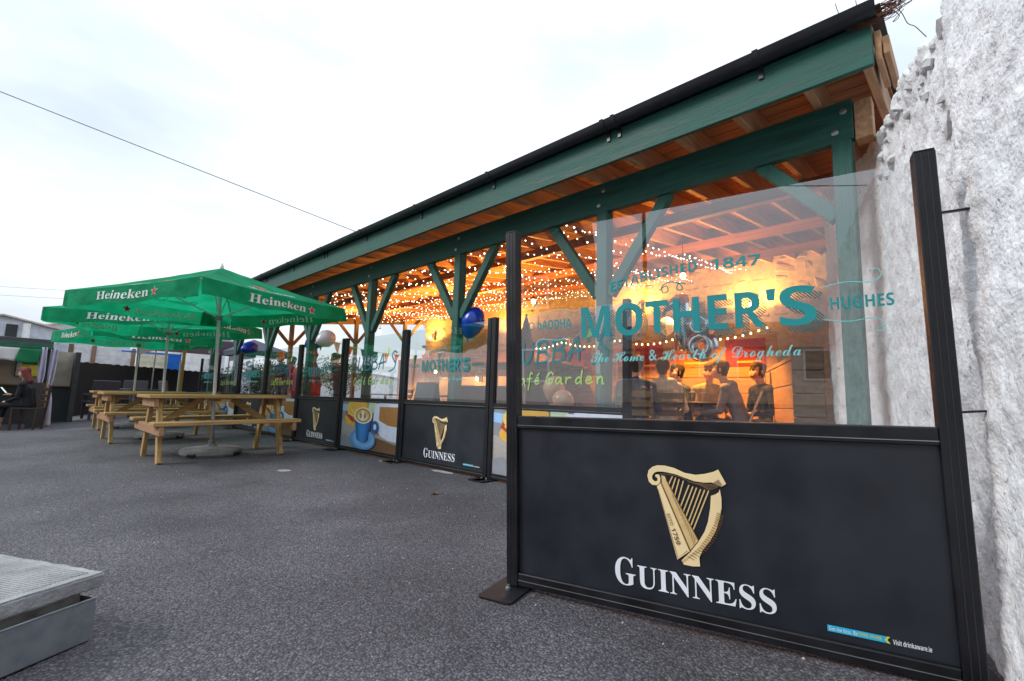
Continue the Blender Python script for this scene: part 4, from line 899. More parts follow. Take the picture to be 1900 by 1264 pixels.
p_hood = spot(1232, 700, 5.05); person('man in a cream hoodie sitting with his back to the yard', p_hood, (.80, .60), top='cl_cream', legs='cl_green', hair='hair_brown', hood='cl_cream', hands=((.22, .30, .62), (-.22, .30, .62)), lean=.05)
person('dark-haired young man in green seated in profile, facing left', spot(1268, 700, 5.9), (-.75, .55), top='cl_green', legs='cl_black', hair='hair_dark', hands=((.2, .36, .76), (-.15, .36, .72)), lean=.06)
p_kh = spot(1308, 700, 5.75); person('man in a khaki shirt sitting behind the pint glasses', p_kh, (-.72, -.69), top='cl_khaki', legs='cl_green', hair='hair_brown', head_turn=-.7, hands=((.12, .38, .58), (-.16, .36, .60)), lean=.12, sleeves=False)
person('man in a dark grey hoodie leaning over the table', spot(1378, 700, 5.1), (-.30, .95), top='cl_grey', legs='cl_grey', hair='hair_brown', lean=.20, hands=((.05, .50, .70), (-.10, .50, .66)), hood='cl_grey')
person('man in a black jacket seated at the right end of the bench', spot(1428, 705, 5.35), (-.75, .60), top='cl_black', legs='cl_black', hair='hair_brown', lean=.12, hands=((.16, .38, .66), (-.16, .38, .66)))
person('person in dark navy sitting at the left of the drinkers', spot(1178, 715, 4.75), (.90, .40), top='cl_navy', legs='cl_navy', hair='hair_brown', lean=.16, hands=((.16, .42, .72), (-.16, .42, .72)))
person('small figure in a pale top on the far bench', spot(1340, 700, 6.9), (-.72, -.69), top='cl_cream', legs='cl_jean', hair='hair_dark', lean=.05, hands=((.12, .36, .6), (-.12, .36, .6)))
q = onx(592, 660, 5.0); person('standing man in a dark jacket beyond the second harp board', (q.x, q.y, .02), (-.9, .35), sit=False, top='cl_navy', legs='cl_black', hair='hair_brown', head_turn=.5, hands=((.25, .2, 1.0), (-.22, .24, 1.02)))
q = onx(632, 668, 5.2); person('standing person lit orange beside the standing man', (q.x, q.y, .02), (-.7, .7), sit=False, top='cl_navy', legs='cl_jean', hair='hair_brown', hands=((.24, .22, 1.0), (-.22, .28, 1.05)), scale=.97)
q = onx(529, 662, 4.7); person('standing person in an orange cap at the far end', (q.x, q.y, .02), (-.9, -.3), sit=False, top='cl_navy', legs='cl_jean', hair='hair_brown', cap='cl_orange', hands=((.24, .22, 1.0), (-.22, .28, 1.05)))
q = onx(551, 672, 4.9); person('person in a red top half hidden behind the barrier posts', (q.x, q.y, .02), (-.8, .5), sit=False, top='cl_red', legs='cl_red', hair='hair_brown', hands=((.24, .22, 1.0), (-.22, .28, 1.05)), scale=.95)
KW = (.24, 14.15, G(.24, 14.15)); person('red-haired woman in black sitting on a chair outside the kiosk, looking at a phone', KW, (-.80, .32), top='cl_black', legs='cl_black', hair='hair_red', long_hair=True, lean=.10, head_tilt=-.35, hands=((.08, .36, .74), (-.10, .34, .60)), bare=.45, feet='cl_tan', knee_y=.44, ankle_y=.50)

# ------------------------------------------------------------------ seating and tables in the shelter
M['bench_wood'] = mat('bench_wood', (.46, .26, .10), (.34, .18, .065), rough=.65, vs=4, stretch=(.8, .8, 6), bump=.2, bs=22)
M['sleeper'] = mat('sleeper', (.20, .13, .085), (.12, .08, .055), rough=.85, vs=5, stretch=(1, 1, 5), bump=.4, bs=30)
M['steel'] = mat('steel', (.45, .44, .42), (.35, .34, .33), rough=.3, metal=.9); M['rattan'] = mat('rattan', (.05, .052, .065), (.03, .03, .04), rough=.7, vs=90, bump=.5, bs=200)
M['dark_wood'] = mat('dark_wood', (.06, .022, .015), (.035, .014, .01), rough=.5, vs=6, stretch=(1, 1, .3)); M['chair_slat'] = mat('chair_slat', (.20, .13, .06), (.13, .08, .04), rough=.6, vs=6)
def bench(label, p, q, z1, n, end=False):
    p, q = Vector((*p, 0)), Vector((*q, 0)); d = (q-p).normalized(); s = Vector((-d.y, d.x, 0)); L = (q-p).length
    t = thing('bench', label, 'bench', (p.x, p.y, .02), (0, 0, math.atan2(d.y, d.x)), group='built-in timber benches'); h = (z1-.02)/n
    for k in range(n):
        mb = MB(); mb.box(0, L, -.022, .022, h*k+.004, h*(k+1)-.004, .005); mb.build('back_plank', 'bench_wood', t)
    for k in range(3):
        mb = MB(); mb.box(.02, L, .03+.14*k, .16+.14*k, .43, .462, .004); mb.build('seat_plank', 'bench_wood', t)
    mb = MB(); mb.box(.0, L, .38, .41, 0.0, .425, .003); mb.build('front_board', 'bench_wood', t)
    mb = MB(); mb.box(0, L, -.05, .03, z1-.018, z1+.02, .004); mb.build('capping', 'bench_wood', t)
    return t
bench('timber bench along the right wall inside the shelter', (5.02, 1.14), (7.05, 1.97), 1.2, 5)
bench('long timber bench facing the yard behind the drinkers', (7.16, 2.02), (7.16, 6.6), 1.15, 5)
se = thing('sleeper_stack', 'brown stacked timber sleepers forming the bench end by the white wall', 'timber stack', (5.0, .93, .02), (0, 0, math.atan2(.23, -.06)))
for k in range(6):
    mb = MB(); mb.box(0.0, .25, -.07, .07, .212*k+.003, .212*(k+1)-.003, .008); mb.build('sleeper', 'sleeper', se)
pt = thing('poster_partition', 'plywood partition above the long bench hung with orange and red posters', 'partition', (7.30, 1.9, .02))
mb = MB(); mb.box(0, .03, 0, 4.9, 0, 1.75, .003); mb.build('plywood', 'bench_wood', pt)
for k, (y, z, w, h, m_) in enumerate(((.15, 1.30, .55, .40, 'cl_red'), (.9, 1.30, .62, .42, 'cl_orange'), (1.7, 1.28, .5, .44, 'cl_red'), (2.35, 1.30, .55, .40, 'cl_orange'), (3.1, 1.28, .7, .44, 'cl_red'), (4.0, 1.3, .6, .4, 'p_bun'))):
    mb = MB(); mb.box(-.008, -.003, y, y+w, z, z+h); o = mb.build('poster', m_, pt)
    mb = MB(); mb.box(-.0115, -.0095, y+.1*w, y+.7*w, z+.12*h, z+.2*h); mb.build('print_block', 'p_bun', o)
flat('stout', (.02, .008, .005), .2); flat('lager', (.70, .35, .03), .2); flat('foam', (.80, .72, .55), .7)
def pint(label, x, y, z, beer):
    t = thing('pint_glass', label, 'glass', (x, y, z), group='pint glasses')
    mb = MB(); mb.lathe([(.0, .0), (.029, 0), (.040, .11), (.042, .15), (.0395, .15), (.037, .11), (.027, .004), (0, .004)], 16); mb.build('tumbler', 'glass', t, smooth=40)
    mb = MB(); mb.lathe([(0, .006), (.0255, .006), (.036, .108), (0, .108)], 14); mb.build('beer', beer, t, smooth=40)
    mb = MB(); mb.lathe([(0, .1085), (.0365, .1085), (.038, .126), (0, .128)], 14); mb.build('foam', 'foam', t, smooth=40)
def cafe_table(label, x, y, h, r=.36):
    t = thing('cafe_table', label, 'table', (x, y, .02), group='round cafe tables')
    mb = MB(); mb.lathe([(0, h-.03), (r-.01, h-.03), (r, h-.022), (r, h-.006), (r-.006, h), (0, h)], 32); mb.build('table_top', 'dark_wood', t, smooth=35)
    mb = MB(); mb.tube([(0, 0, .02), (0, 0, h-.03)], .028, 12); mb.build('column', 'frame_black', t, smooth=40)
    mb = MB(); mb.lathe([(0, 0), (.22, 0), (.21, .018), (.03, .035), (0, .035)], 24); mb.build('base', 'frame_black', t, smooth=35)
tp = at(1300, 733, 6.05); cafe_table('round table with pints among the seated drinkers', tp.x, tp.y, .76)
pint('pint of stout on the round table, left of the lager', tp.x-.10, tp.y+.06, .7805, 'stout'); pint('pint of pale lager on the round table beside the stout', tp.x-.06, tp.y-.06, .7805, 'lager')
def fold_chair(label, loc, face, m_='chair_slat', fr='steel'):
    f = Vector((face[0], face[1], 0)).normalized(); t = thing('chair', label, 'chair', loc, (0, 0, math.atan2(-f.x, f.y)), group='cafe chairs')
    for s in (-1, 1):
        mb = MB(); mb.tube([(s*.20, .20, 0), (s*.20, -.02, .44), (s*.19, -.20, .90)], .011, 8); mb.build('leg', fr, t, smooth=50)
        mb = MB(); mb.tube([(s*.18, -.24, 0), (s*.18, .17, .44)], .011, 8); mb.build('leg', fr, t, smooth=50)
    for k in range(4):
        mb = MB(); mb.box(-.19, .19, -.16+.09*k, -.085+.09*k, .440, .456, .003); mb.build('seat_slat', m_, t)
    for z in (.62, .72, .82):
        mb = MB(); y = -.02-.18*(z-.44)/.46; mb.box(-.19, .19, y-.008, y+.008, z-.035, z+.035, .004); mb.build('back_slat', m_, t)
    mb = MB(); mb.tube([(-.20, .17, .06), (.20, .17, .06)], .008, 6); mb.build('crossbar', fr, t)
    return t
fold_chair('folding slatted chair under the man in the cream hoodie', p_hood, (.80, .60)); fold_chair('folding chair under the person in navy', spot(1178, 715, 4.75), (.90, .40)); fold_chair('folding chair under the man in khaki', p_kh, (-.72, -.69)); fold_chair('folding chair under the man in the grey hoodie', spot(1378, 700, 5.1), (-.30, .95)); fold_chair('folding chair under the dark-haired man in green', spot(1268, 700, 5.9), (-.75, .55))
for px, py, lab in ((1012, 752, 'cafe chair behind the nearest barrier in the row'), (940, 750, 'folded chair seen between the two near barriers'), (742, 748, 'orange-lit chair beyond the third barrier')):
    q = onx(px, py, 4.6 if px > 800 else 5.2); fold_chair(lab, (q.x, q.y, .02), (-.4, .9))
q = onx(715, 735, 5.8); cafe_table('round table beyond the coffee cup barrier', q.x, q.y, .76); q = onx(805, 735, 5.4); cafe_table('round table beyond the second barrier of the row', q.x, q.y, .76)
# kiosk chair and phones
ck = thing('chair', 'dark red-brown wooden chair under the woman at the kiosk', 'chair', KW, (0, 0, math.atan2(.80, .32)), group='cafe chairs')
for sx in (-1, 1):
    mb = MB(); mb.box(sx*.19-.018, sx*.19+.018, .16, .196, 0, .44, .003); mb.build('leg', 'dark_wood', ck); mb = MB(); mb.bar((sx*.19, -.18, 0), (sx*.19, -.24, .92), .034, .034, up=(0, 1, 0), ch=.003); mb.build('leg', 'dark_wood', ck)
mb = MB(); mb.box(-.21, .21, -.2, .21, .425, .452, .005); mb.build('seat', 'dark_wood', ck)
for z in (.16, .30): mb = MB(); mb.box(-.17, .17, .17, .19, z, z+.025, .003); mb.build('stretcher', 'dark_wood', ck)
for z in (.58, .70, .84): mb = MB(); mb.bar((-.17, -.2-.04*z, z), (.17, -.2-.04*z, z), .02, .06, ch=.003); mb.build('back_slat', 'dark_wood', ck)
M['screen'] = emit_mat('screen', (.75, .9, .8), .9, 'NONE')
ph_ = thing('phone', 'lit phone held by the woman at the kiosk', 'phone', Vector(KW)+Vector((-.40, .10, .80)), (.9, 0, math.atan2(.80, .32)))
mb = MB(); mb.box(-.036, .036, -.075, .075, -.004, .004, .002); mb.build('case', 'frame_black', ph_); mb = MB(); mb.box(-.033, .033, -.07, .07, .0043, .005); mb.build('phone_screen', 'screen', ph_)
# ------------------------------------------------------------------ lamps, lights, balloons, bunting in the shelter
M['bulb'] = emit_mat('bulb', (1.0, .62, .22), 40, 'NONE'); M['lantern'] = mat('lantern', (.03, .025, .02), (.05, .04, .03), rough=.5)
def lamp(label, p, power, col=(1.0, .41, .075), r=.035, wall=True, up=0):
    t = thing('wall_lamp' if wall else 'pendant_lamp', label, 'lamp', p, group='warm lamps')
    mb = MB(); mb.ell((0, 0, 0), r, r, r*1.25, 12, 8); mb.build('bulb', 'bulb', t, smooth=60)
    mb = MB()
    if wall: mb.box(.10, .13, -.06, .06, -.06, .16, .006); mb.tube([(.11, 0, .13), (0, 0, .14), (0, 0, r)], .012, 8)
    else: mb.tube([(0, 0, r), (0, 0, .5)], .005, 6); mb.lathe([(.012, .03), (.03, .04), (.028, .07), (.01, .10)], 12)
    mb.build('lamp_holder', 'lantern', t, smooth=40)
    if power < 20: l = bpy.data.lights.new('lamp_light', 'POINT'); l.energy = power
    else:       # cones shaped to keep spill off the outer wall, no shades built: wall lamps throw their light up the wall and roof, pendants down on the tables
        l = bpy.data.lights.new('lamp_light', 'SPOT'); l.energy = power; l.spot_size = R(168 if wall else 112); l.spot_blend = .35
    l.color = col; l.shadow_soft_size = r*1.6
    lo_ = bpy.data.objects.new('lamp_light', l); COL.objects.link(lo_); lo_.parent = t; lo_.location = (-.12 if wall else 0, 0, -.03 if wall else -.07)
    if not wall and up:
        l2 = bpy.data.lights.new('lamp_light', 'SPOT'); l2.energy = up; l2.color = col; l2.shadow_soft_size = r*1.6; l2.spot_size = R(172); l2.spot_blend = .15  # extra upward spot added to brighten the ceiling
        o2 = bpy.data.objects.new('lamp_light', l2); COL.objects.link(o2); o2.parent = t; o2.location = (0, 0, -.07); o2.rotation_euler = (R(180), 0, 0)
    if wall and power >= 20:
        lo_.rotation_euler = (R(180), R(18), 0)
        l2 = bpy.data.lights.new('lamp_light', 'POINT'); l2.energy = power*.10; l2.color = col; l2.shadow_soft_size = r*1.6
        o2 = bpy.data.objects.new('lamp_light', l2); COL.objects.link(o2); o2.parent = t; o2.location = (-.12, 0, -.03)
P1 = 190
for lab, px, py, X, pw in (('bright wall lamp on the stone wall right of the white sky gap', 802, 627, 10.32, P1), ('wall lamp on the stone wall beside the nearest barrier post', 950, 612, 10.32, P1), ('wall lamp glowing behind the large teal letters, left', 1185, 575, 10.32, P1),
                           ('wall lamp glowing behind the large teal letters, right', 1396, 566, 10.32, P1)):
    q = onx(px, py, X); lamp(lab, (q.x-.1, q.y, q.z), pw)
for lab, x, y, z, pw, up in (('pendant lamp over the drinkers under the near end of the roof', 6.2, 2.75, 2.5, 560, 90), ('added pendant lamp warming the ceiling behind the second barrier of the row', 6.1, 5.4, 2.45, 200, 280), ('pendant lamp in the middle of the shelter ceiling', 7.0, 8.0, 2.5, 300, 480), ('pendant lamp near the far gable of the shelter', 7.0, 12.0, 2.55, 300, 520)):  # second pendant is an added lamp that lifts the ceiling light
    lamp(lab, (x, y, z), pw, wall=False, up=up)
for lab, px, py in (('small low lamp on the white screen, left', 808, 690), ('small low lamp on the white screen, right', 885, 703)):
    q = onx(px, py, 7.2); lamp(lab, q, 6, r=.03)
q = onx(624, 667, 6.2); lamp('small bright bulb beside the standing man', q, 8, r=.035)
# fairy lights
M['fairy'] = emit_mat('fairy', (1.0, .86, .66), 7.0, 'NONE')
mbf = MB(); mbw = MB(); rs = random.Random(21)
fl = thing('fairy_lights', 'net of tiny white fairy lights strung under the shelter ceiling', 'fairy lights')
y = 3.1
while y < 14.3:
    pts = []; x = 3.95+rs.random()*.2; sl_ = rs.uniform(-.12, .12)
    while x < 10.2:
        z = raf(x)-.03-.12*abs(math.sin(x*1.15+y*2.1))-.02*rs.random(); pts.append((x, y+sl_*(x-4)+.07*math.sin(x*2.3+y*5), z)); x += rs.uniform(.13, .25)
    mbw.tube(pts, .0028, 3)
    for p in pts:
        rr_ = rs.uniform(.0065, .0115); mbf.ell((p[0], p[1], p[2]-.012), rr_, rr_, rr_, 6, 4)
    y += rs.uniform(.22, .36)
tag(mbf.build('bulbs', 'fairy', fl, smooth=80), kind='stuff'); tag(mbw.build('wires', 'pvc_black', fl), kind='stuff')
# balloons
for k_, c_ in {'b_blue': (.006, .05, .45), 'b_white': (.62, .64, .68), 'b_teal': (.05, .38, .48), 'b_peach': (.62, .38, .24), 'b_silver': (.72, .72, .74)}.items():
    M[k_] = mat(k_, c_, tuple(min(1, v*1.1) for v in c_), rough=.18, vs=3, transl=0 if k_ == 'b_silver' else .25, metal=.9 if k_ == 'b_silver' else 0, spec=.6)
def balloon(label, p, r, m_, rot=(0, 0, 0), l=1.25):
    t = thing('balloon', label, 'balloon', p, rot, group='party balloons')
    prof = [(max(.0005, r*math.sin(a)*(1-.10*math.cos(a) if math.cos(a) > 0 else 1+.10*math.cos(a)*0)), -r*l*math.cos(a)) for a in [math.pi*k/16 for k in range(17)]]
    prof = [(rr*(1-.22*max(0, -z/(r*l))), z) for rr, z in prof]
    mb = MB(); mb.lathe(prof, 20); mb.build('skin', m_, t, smooth=80)
    mb = MB(); mb.lathe([(.004, -r*l-.03), (.018, -r*l-.028), (.006, -r*l-.005), (.006, -r*l+.01)], 8); mb.build('knot', m_, t, smooth=60)
def bp(px, py, X): return onx(px, py, X)
balloon('large blue balloon tied to the post above the second harp board', bp(877, 600, 3.70), .142, 'b_blue', (.25, .15, 0), 1.42)
balloon('white balloon tied to a green post over the barriers', bp(604, 629, 3.72), .155, 'b_white', (.3, 1.1, .5), 1.2); balloon('blue balloon half hidden behind the white balloon', bp(583, 634, 3.78), .15, 'b_blue', (.2, .9, 0), 1.25)
balloon('blue balloon tied to a far green post', bp(463, 646, 3.72), .15, 'b_blue', (.2, 1.3, .6), 1.45); balloon('pale blue balloon beside the far blue balloon', bp(447, 649, 3.70), .11, 'b_teal', (.2, 1.2, .6))
balloon('upper peach balloon low behind the nearest glass', bp(1027, 723, 4.3), .125, 'b_peach', (.1, 0, 0), 1.25); balloon('lower pale balloon resting behind the nearest glass', bp(1044, 745, 4.1), .12, 'b_peach', (.2, .3, 0), 1.05)
balloon('round yellow-white balloon behind the big lettering', bp(1237, 606, 6.2), .12, 'b_white', (0, 0, 0), 1.1)
fb = thing('foil_balloon', 'tall silver foil number balloon shaped like a one behind the big lettering', 'balloon', bp(1266, 600, 5.6))
mb = MB(); mb.tube([(0, 0, -.36), (0, 0, -.33), (0, 0, -.1), (0, 0, .2), (0, 0, .34), (0, 0, .37)], [.03, .085, .095, .095, .085, .03], 14); mb.build('stem', 'b_silver', fb, smooth=70)
mb = MB(); mb.tube([(0, .02, .30), (0, .12, .24), (0, .22, .14), (0, .24, .12)], [.085, .08, .06, .02], 12); mb.build('flag', 'b_silver', fb, smooth=70)
fb = thing('foil_balloon', 'silver foil number balloon shaped like an eight behind the big lettering', 'balloon', bp(1302, 622, 5.6))
for z, r_ in ((.12, .095), (-.13, .115)):
    mb = MB(); mb.tube([(0, r_*math.cos(a), z+r_*math.sin(a)) for a in [2*math.pi*k/24 for k in range(25)]], .082, 12, cap=False); mb.build('loop', 'b_silver', fb, smooth=70)
# bunting
for k_, c_ in {'f_green': (.01, .22, .09), 'f_white': (.7, .7, .7), 'f_orange': (.70, .22, .03), 'f_blue': (.02, .10, .35)}.items(): flat(k_, c_, .8, transl=.3)
def bunting(label, p, q, sag, n, size, cols):
    t = thing('bunting', label, 'bunting', (0, 0, 0), group='strings of bunting'); p, q = Vector(p), Vector(q)
    P_ = [p.lerp(q, i/24)-Vector((0, 0, sag*4*(i/24)*(1-i/24))) for i in range(25)]
    mb = MB(); mb.tube(P_, .004, 5); mb.build('string', 'white_print', t)
    for k in range(n):
        s = (k+.5)/n; c = p.lerp(q, s)-Vector((0, 0, sag*4*s*(1-s))); d = (q-p).normalized()*size*.5
        mb = MB(); tip = c+Vector((.02*math.sin(k*2), .03*math.cos(k*3), -size*1.25)); mb.add([c-d, c+d, tip, (c-d)+Vector((.002, .002, 0)), c+d+Vector((.002, .002, 0)), tip+Vector((.002, .002, 0))], [(0, 1, 2), (5, 4, 3), (0, 3, 4, 1), (1, 4, 5, 2), (2, 5, 3, 0)]); mb.build('pennant', cols[k % len(cols)], t)
C4 = ['f_green', 'f_white', 'f_orange', 'f_blue']
bunting('bunting sloping from the blue balloon post into the shelter', (3.66, 4.42, 1.72), (6.6, 8.2, 1.85), .18, 12, .20, C4)
bunting('bunting hanging between the far part of the shelter and the stone wall', (3.66, 8.55, 1.80), (8.2, 10.6, 2.0), .2, 12, .20, C4)
bunting('bunting over the near seating area behind the lettering', (3.72, 2.4, 1.70), (7.2, 5.6, 1.95), .16, 12, .19, ['f_orange', 'f_blue', 'f_green', 'f_white'])
# string of warm bulbs above the posters
sb = thing('string_lights', 'string of small warm bulbs draped over the posters', 'string lights'); mb = MB(); P_ = []
for i in range(44):
    s = i/43; P_.append((7.22, 2.0+4.6*s, 1.86-.10*abs(math.sin(s*12))-.03*math.sin(s*5)))
mb.tube(P_, .003, 4); mb.build('wire', 'pvc_black', sb); mb = MB()
for p in P_: mb.ell((p[0], p[1], p[2]-.015), .014, .014, .018, 6, 4)
M['warm_bulb'] = emit_mat('warm_bulb', (1, .7, .25), 8, 'NONE'); tag(mb.build('bulbs', 'warm_bulb', sb, smooth=80), kind='stuff')
# screens, boards and other things standing inside
M['canvas_white'] = mat('canvas_white', (.60, .59, .64), (.50, .49, .54), rough=.8, vs=2, bump=.1, bs=8)
def screen(label, p, q, h, m_='canvas_white', n=4):
    p, q = Vector((*p, 0)), Vector((*q, 0)); d = (q-p).normalized(); L = (q-p).length; t = thing('screen', label, 'screen', (p.x, p.y, .02), (0, 0, math.atan2(d.y, d.x)), group='white canvas screens')
    mb = MB(); mb.box(0, L, -.004, .004, .08, h, .001); mb.build('sheet', m_, t)
    for k in range(n+1): x = L*k/n; mb = MB(); mb.tube([(x, .018, 0), (x, .018, h+.03)], .013, 8); mb.build('upright', 'pole_white', t, smooth=50)
    for k in range(n): mb = MB(); mb.tube([(L*k/n, .03, .15), (L*(k+1)/n, .03, h*.6)], .009, 6); mb.build('brace', 'pole_white', t)
screen('white canvas screen standing beyond the second barrier', (7.4, 6.9), (7.4, 9.6), 1.22); screen('white canvas screen farther back under the roof', (8.6, 10.4), (8.6, 13.4), 1.9)
M['maroon'] = mat('maroon', (.10, .045, .05), (.07, .03, .035), rough=.8, vs=4); M['rough_brown'] = mat('rough_brown', (.13, .07, .05), (.09, .05, .035), rough=.85, vs=4, bump=.3)
uq = thing('folded_parasol', 'closed maroon parasol leaning behind the blue balloon', 'parasol', (5.6, 5.1, .02))
mb = MB(); mb.lathe([(.02, .95), (.10, 1.0), (.16, 1.25), (.13, 1.6), (.05, 1.95), (.015, 2.05)], 14); mb.v = [(x*(1+.12*math.sin(7*math.atan2(y, x))), y*(1+.12*math.sin(7*math.atan2(y, x))), z) for x, y, z in mb.v]; mb.build('folded_canopy', 'maroon', uq, smooth=50)
mb = MB(); mb.tube([(0, 0, 0), (0, 0, 2.1)], .02, 8); mb.build('pole', 'pole_white', uq); mb = MB(); mb.lathe([(0, 0), (.25, 0), (.24, .05), (0, .06)], 20); mb.build('base', 'concrete_dark', uq, smooth=40)
ub = thing('market_stall', 'brown canopied serving stall under the roof behind the second barrier', 'stall', (6.6, 6.1, .02), (0, 0, .25))
mb = MB(); mb.add([(-.9, -1.1, 1.35), (.9, -1.1, 1.35), (.9, 1.1, 1.35), (-.9, 1.1, 1.35), (0, 0, 1.72)], [(0, 1, 4), (1, 2, 4), (2, 3, 4), (3, 0, 4), (3, 2, 1, 0)]); mb.build('canopy', 'maroon', ub)
for sx in (-.85, .85):
    for sy in (-1.05, 1.05): mb = MB(); mb.tube([(sx, sy, 0), (sx, sy, 1.36)], .02, 8); mb.build('leg', 'post_wood', ub)
mb = MB(); mb.box(-.6, .6, -1.0, 1.0, .0, .92, .01); mb.build('counter', 'rough_brown', ub); mb = MB(); mb.box(-.66, .66, -1.06, 1.06, .9205, .955, .005); mb.build('counter_top', 'post_wood', ub)
ab = thing('sandwich_board', 'dark folding sandwich board standing inside beyond the second barrier', 'board', onx(792, 738, 4.5)); ab.location.z = .02
for s in (-1, 1): mb = MB(); mb.bar((s*.18, 0, 0), (s*.02, 0, .95), .5, .02, up=(1, 0, 0), ch=.003); mb.build('leaf_panel', 'board_black', ab)
mb = MB(); mb.tube([(0, -.25, .94), (0, .25, .94)], .012, 6); mb.build('hinge', 'steel', ab)
rb = thing('red_heater', 'red upright gas heater behind the far harp board', 'heater', onx(582, 705, 4.3)); rb.location.z = .02
mb = MB(); mb.box(-.12, .12, -.12, .12, .04, .95, .02); mb.build('body', 'cl_red', rb); mb = MB(); mb.box(-.15, .15, -.15, .15, 0, .0395, .005); mb.build('base', 'frame_black', rb); mb = MB(); mb.tube([(0, 0, .95), (0, 0, 1.7)], .03, 8); mb.build('flue', 'cl_red', rb); mb = MB(); mb.lathe([(.03, 1.7), (.2, 1.72), (.05, 1.82), (0, 1.83)], 16); mb.build('hood', 'steel', rb, smooth=40)
# ------------------------------------------------------------------ kiosk, fence and background on the left
for k_, c_ in {'k_beige': (.36, .31, .245), 'k_dark': (.03, .034, .036), 'k_roof': (.05, .055, .058), 'k_green': (.02, .10, .06), 'k_curtain': (.42, .40, .50), 'k_yellow': (.75, .66, .06), 'k_orange': (.75, .28, .02), 'fence_black': (.004, .004, .004), 'w_board': (.58, .57, .57), 'w_white': (.70, .70, .69), 'w_grey': (.48, .50, .54), 'w_tan': (.50, .43, .35), 'bl_blue': (.01, .13, .52), 'w_cream': (.74, .69, .50), 'brick': (.22, .13, .09), 'navy': (.035, .045, .075), 'mauve': (.085, .055, .07)}.items():
    M[k_] = mat(k_, c_, tuple(min(1, v*1.3) for v in c_), rough=.75, vs=5, bump=.2, bs=30)
KY = 15.0; kz = G(0, 15)
ki = thing('kiosk', 'open-fronted beige kiosk with dark flat roof at the left edge', 'kiosk', (0, KY, kz))
top = ony(40, 632, KY).z-kz
mb = MB(); mb.box(-3.2, .50, -.1, 2.2, top-.10, top+.06, .01); mb.build('roof', 'k_roof', ki)
mb = MB(); mb.box(-3.2, .50, -.13, -.102, top-.16, top-.04, .004); mb.build('fascia', 'k_green', ki)
mb = MB(); mb.box(-3.2, 1.02, 1.62, 1.70, .0, top-.101); mb.build('back_wall', 'k_beige', ki); mb = MB(); mb.box(-3.2, 1.0, 1.50, 1.6, 0, .90, .005); mb.build('low_counter', 'k_dark', ki)
mb = MB(); mb.box(-3.2, 1.02, 1.44, 1.62, .905, .94, .005); mb.build('counter_top', 'brick', ki)
for x in (.42, -1.6, -3.1): mb = MB(); mb.box(x-.05, x+.05, -.06, .04, 0, top-.105, .005); mb.build('post', 'k_dark', ki)
mb = MB(); mb.box(.96, 1.06, 1.0, 1.61, 0, top-.12, .005); mb.build('end_post', 'k_dark', ki)
def cloth(name, m_, fn, nu, nv, parent, ):
    mb = MB(); mb.add([fn(i/nu, j/nv) for i in range(nu+1) for j in range(nv+1)], [(i*(nv+1)+j, (i+1)*(nv+1)+j, (i+1)*(nv+1)+j+1, i*(nv+1)+j+1) for i in range(nu) for j in range(nv)])
    o = mb.build(name, m_, parent, smooth=80, recalc=False); s = o.modifiers.new('s', 'SOLIDIFY'); s.thickness = .006; return o
cu_ = thing('curtain', 'lilac-grey curtain tied at its middle on the kiosk post', 'curtain', (0, KY-.12, kz))
zt = top-.12
def drape(x0, w0, x1, w1):
    def fn(s, v):
        z = zt-(zt-.02)*v; k = v/.5 if v < .5 else (1-v)/.5; tie = math.exp(-((v-.50)/.10)**2)
        w = w0*(1-.55*tie)+(w1-w0)*max(0, v-.5)*2; x = x0+(x1-x0)*v
        return (x+(s-.5)*w, .035*math.sin(s*11+v*2)+.02*math.sin(s*7+v*6), z)
    return fn
cloth('drape', 'k_curtain', drape(.345, .13, .40, .20), 26, 26, cu_); cloth('drape', 'k_curtain', drape(.54, .12, .50, .26), 26, 26, cu_)
mb = MB(); mb.lathe([(.05, -.02), (.075, 0), (.05, .02)], 12, c=(.43, -.01, zt*.5)); mb.build('tie', 'k_curtain', cu_, smooth=60)
fgd = thing('flag', 'tricolour flag with green and white bands hung under the kiosk roof', 'flag', (0, KY-.16, kz))
zf = top-.17
for m_, a, b in (('f_green', .33, -.02), ('f_white', -.02, -.42), ('f_orange', -.42, -.80)):
    cloth('band', m_, lambda s, v, a=a, b=b: (a+(b-a)*s-.10*v*(.5), .02*math.sin(s*5+v*3+a*9), zf-(.30+.03*math.sin((a+(b-a)*s)*8))*v), 10, 6, fgd)
ks = thing('yellow_sign', 'yellow and orange framed sign on the kiosk back wall', 'sign', (0, KY+1.6, kz))
a, b = ony(28, 697, KY+1.6), ony(72, 650, KY+1.6)
mb = MB(); mb.box(a.x-.02, b.x+.12, -.03, -.006, a.z-kz-.02, b.z-kz+.02, .004); mb.build('frame', 'dark_wood', ks)
mb = MB(); mb.box(a.x, b.x+.10, -.036, -.032, a.z-kz, b.z-kz); mb.build('face', 'k_yellow', ks); mb = MB(); mb.box(a.x, a.x+.07, -.0385, -.0375, a.z-kz, b.z-kz); mb.build('white_band', 'f_white', ks)
mb = MB(); mb.lathe([(0, -.002), (.15, -.002), (.15, .0), (0, 0)], 20, sx=1.3); mb.v = [(v[0]+(a.x+b.x)/2+.1, -.039+v[2], v[1]*.8+(a.z+b.z)/2-kz+.06) for v in mb.v]; mb.build('emblem', 'k_orange', ks)
mb = MB(); mb.box((a.x+b.x)/2-.08, (a.x+b.x)/2+.22, -.043, -.0425, (a.z+b.z)/2-kz-.04, (a.z+b.z)/2-kz+.0); mb.build('print_bar', 'k_dark', ks)
lb = thing('leaning_board', 'narrow timber-edged dark board leaning by the kiosk curtain', 'board', (.36, KY-.42, G(.3, 14.6)), (0, 0, .5))
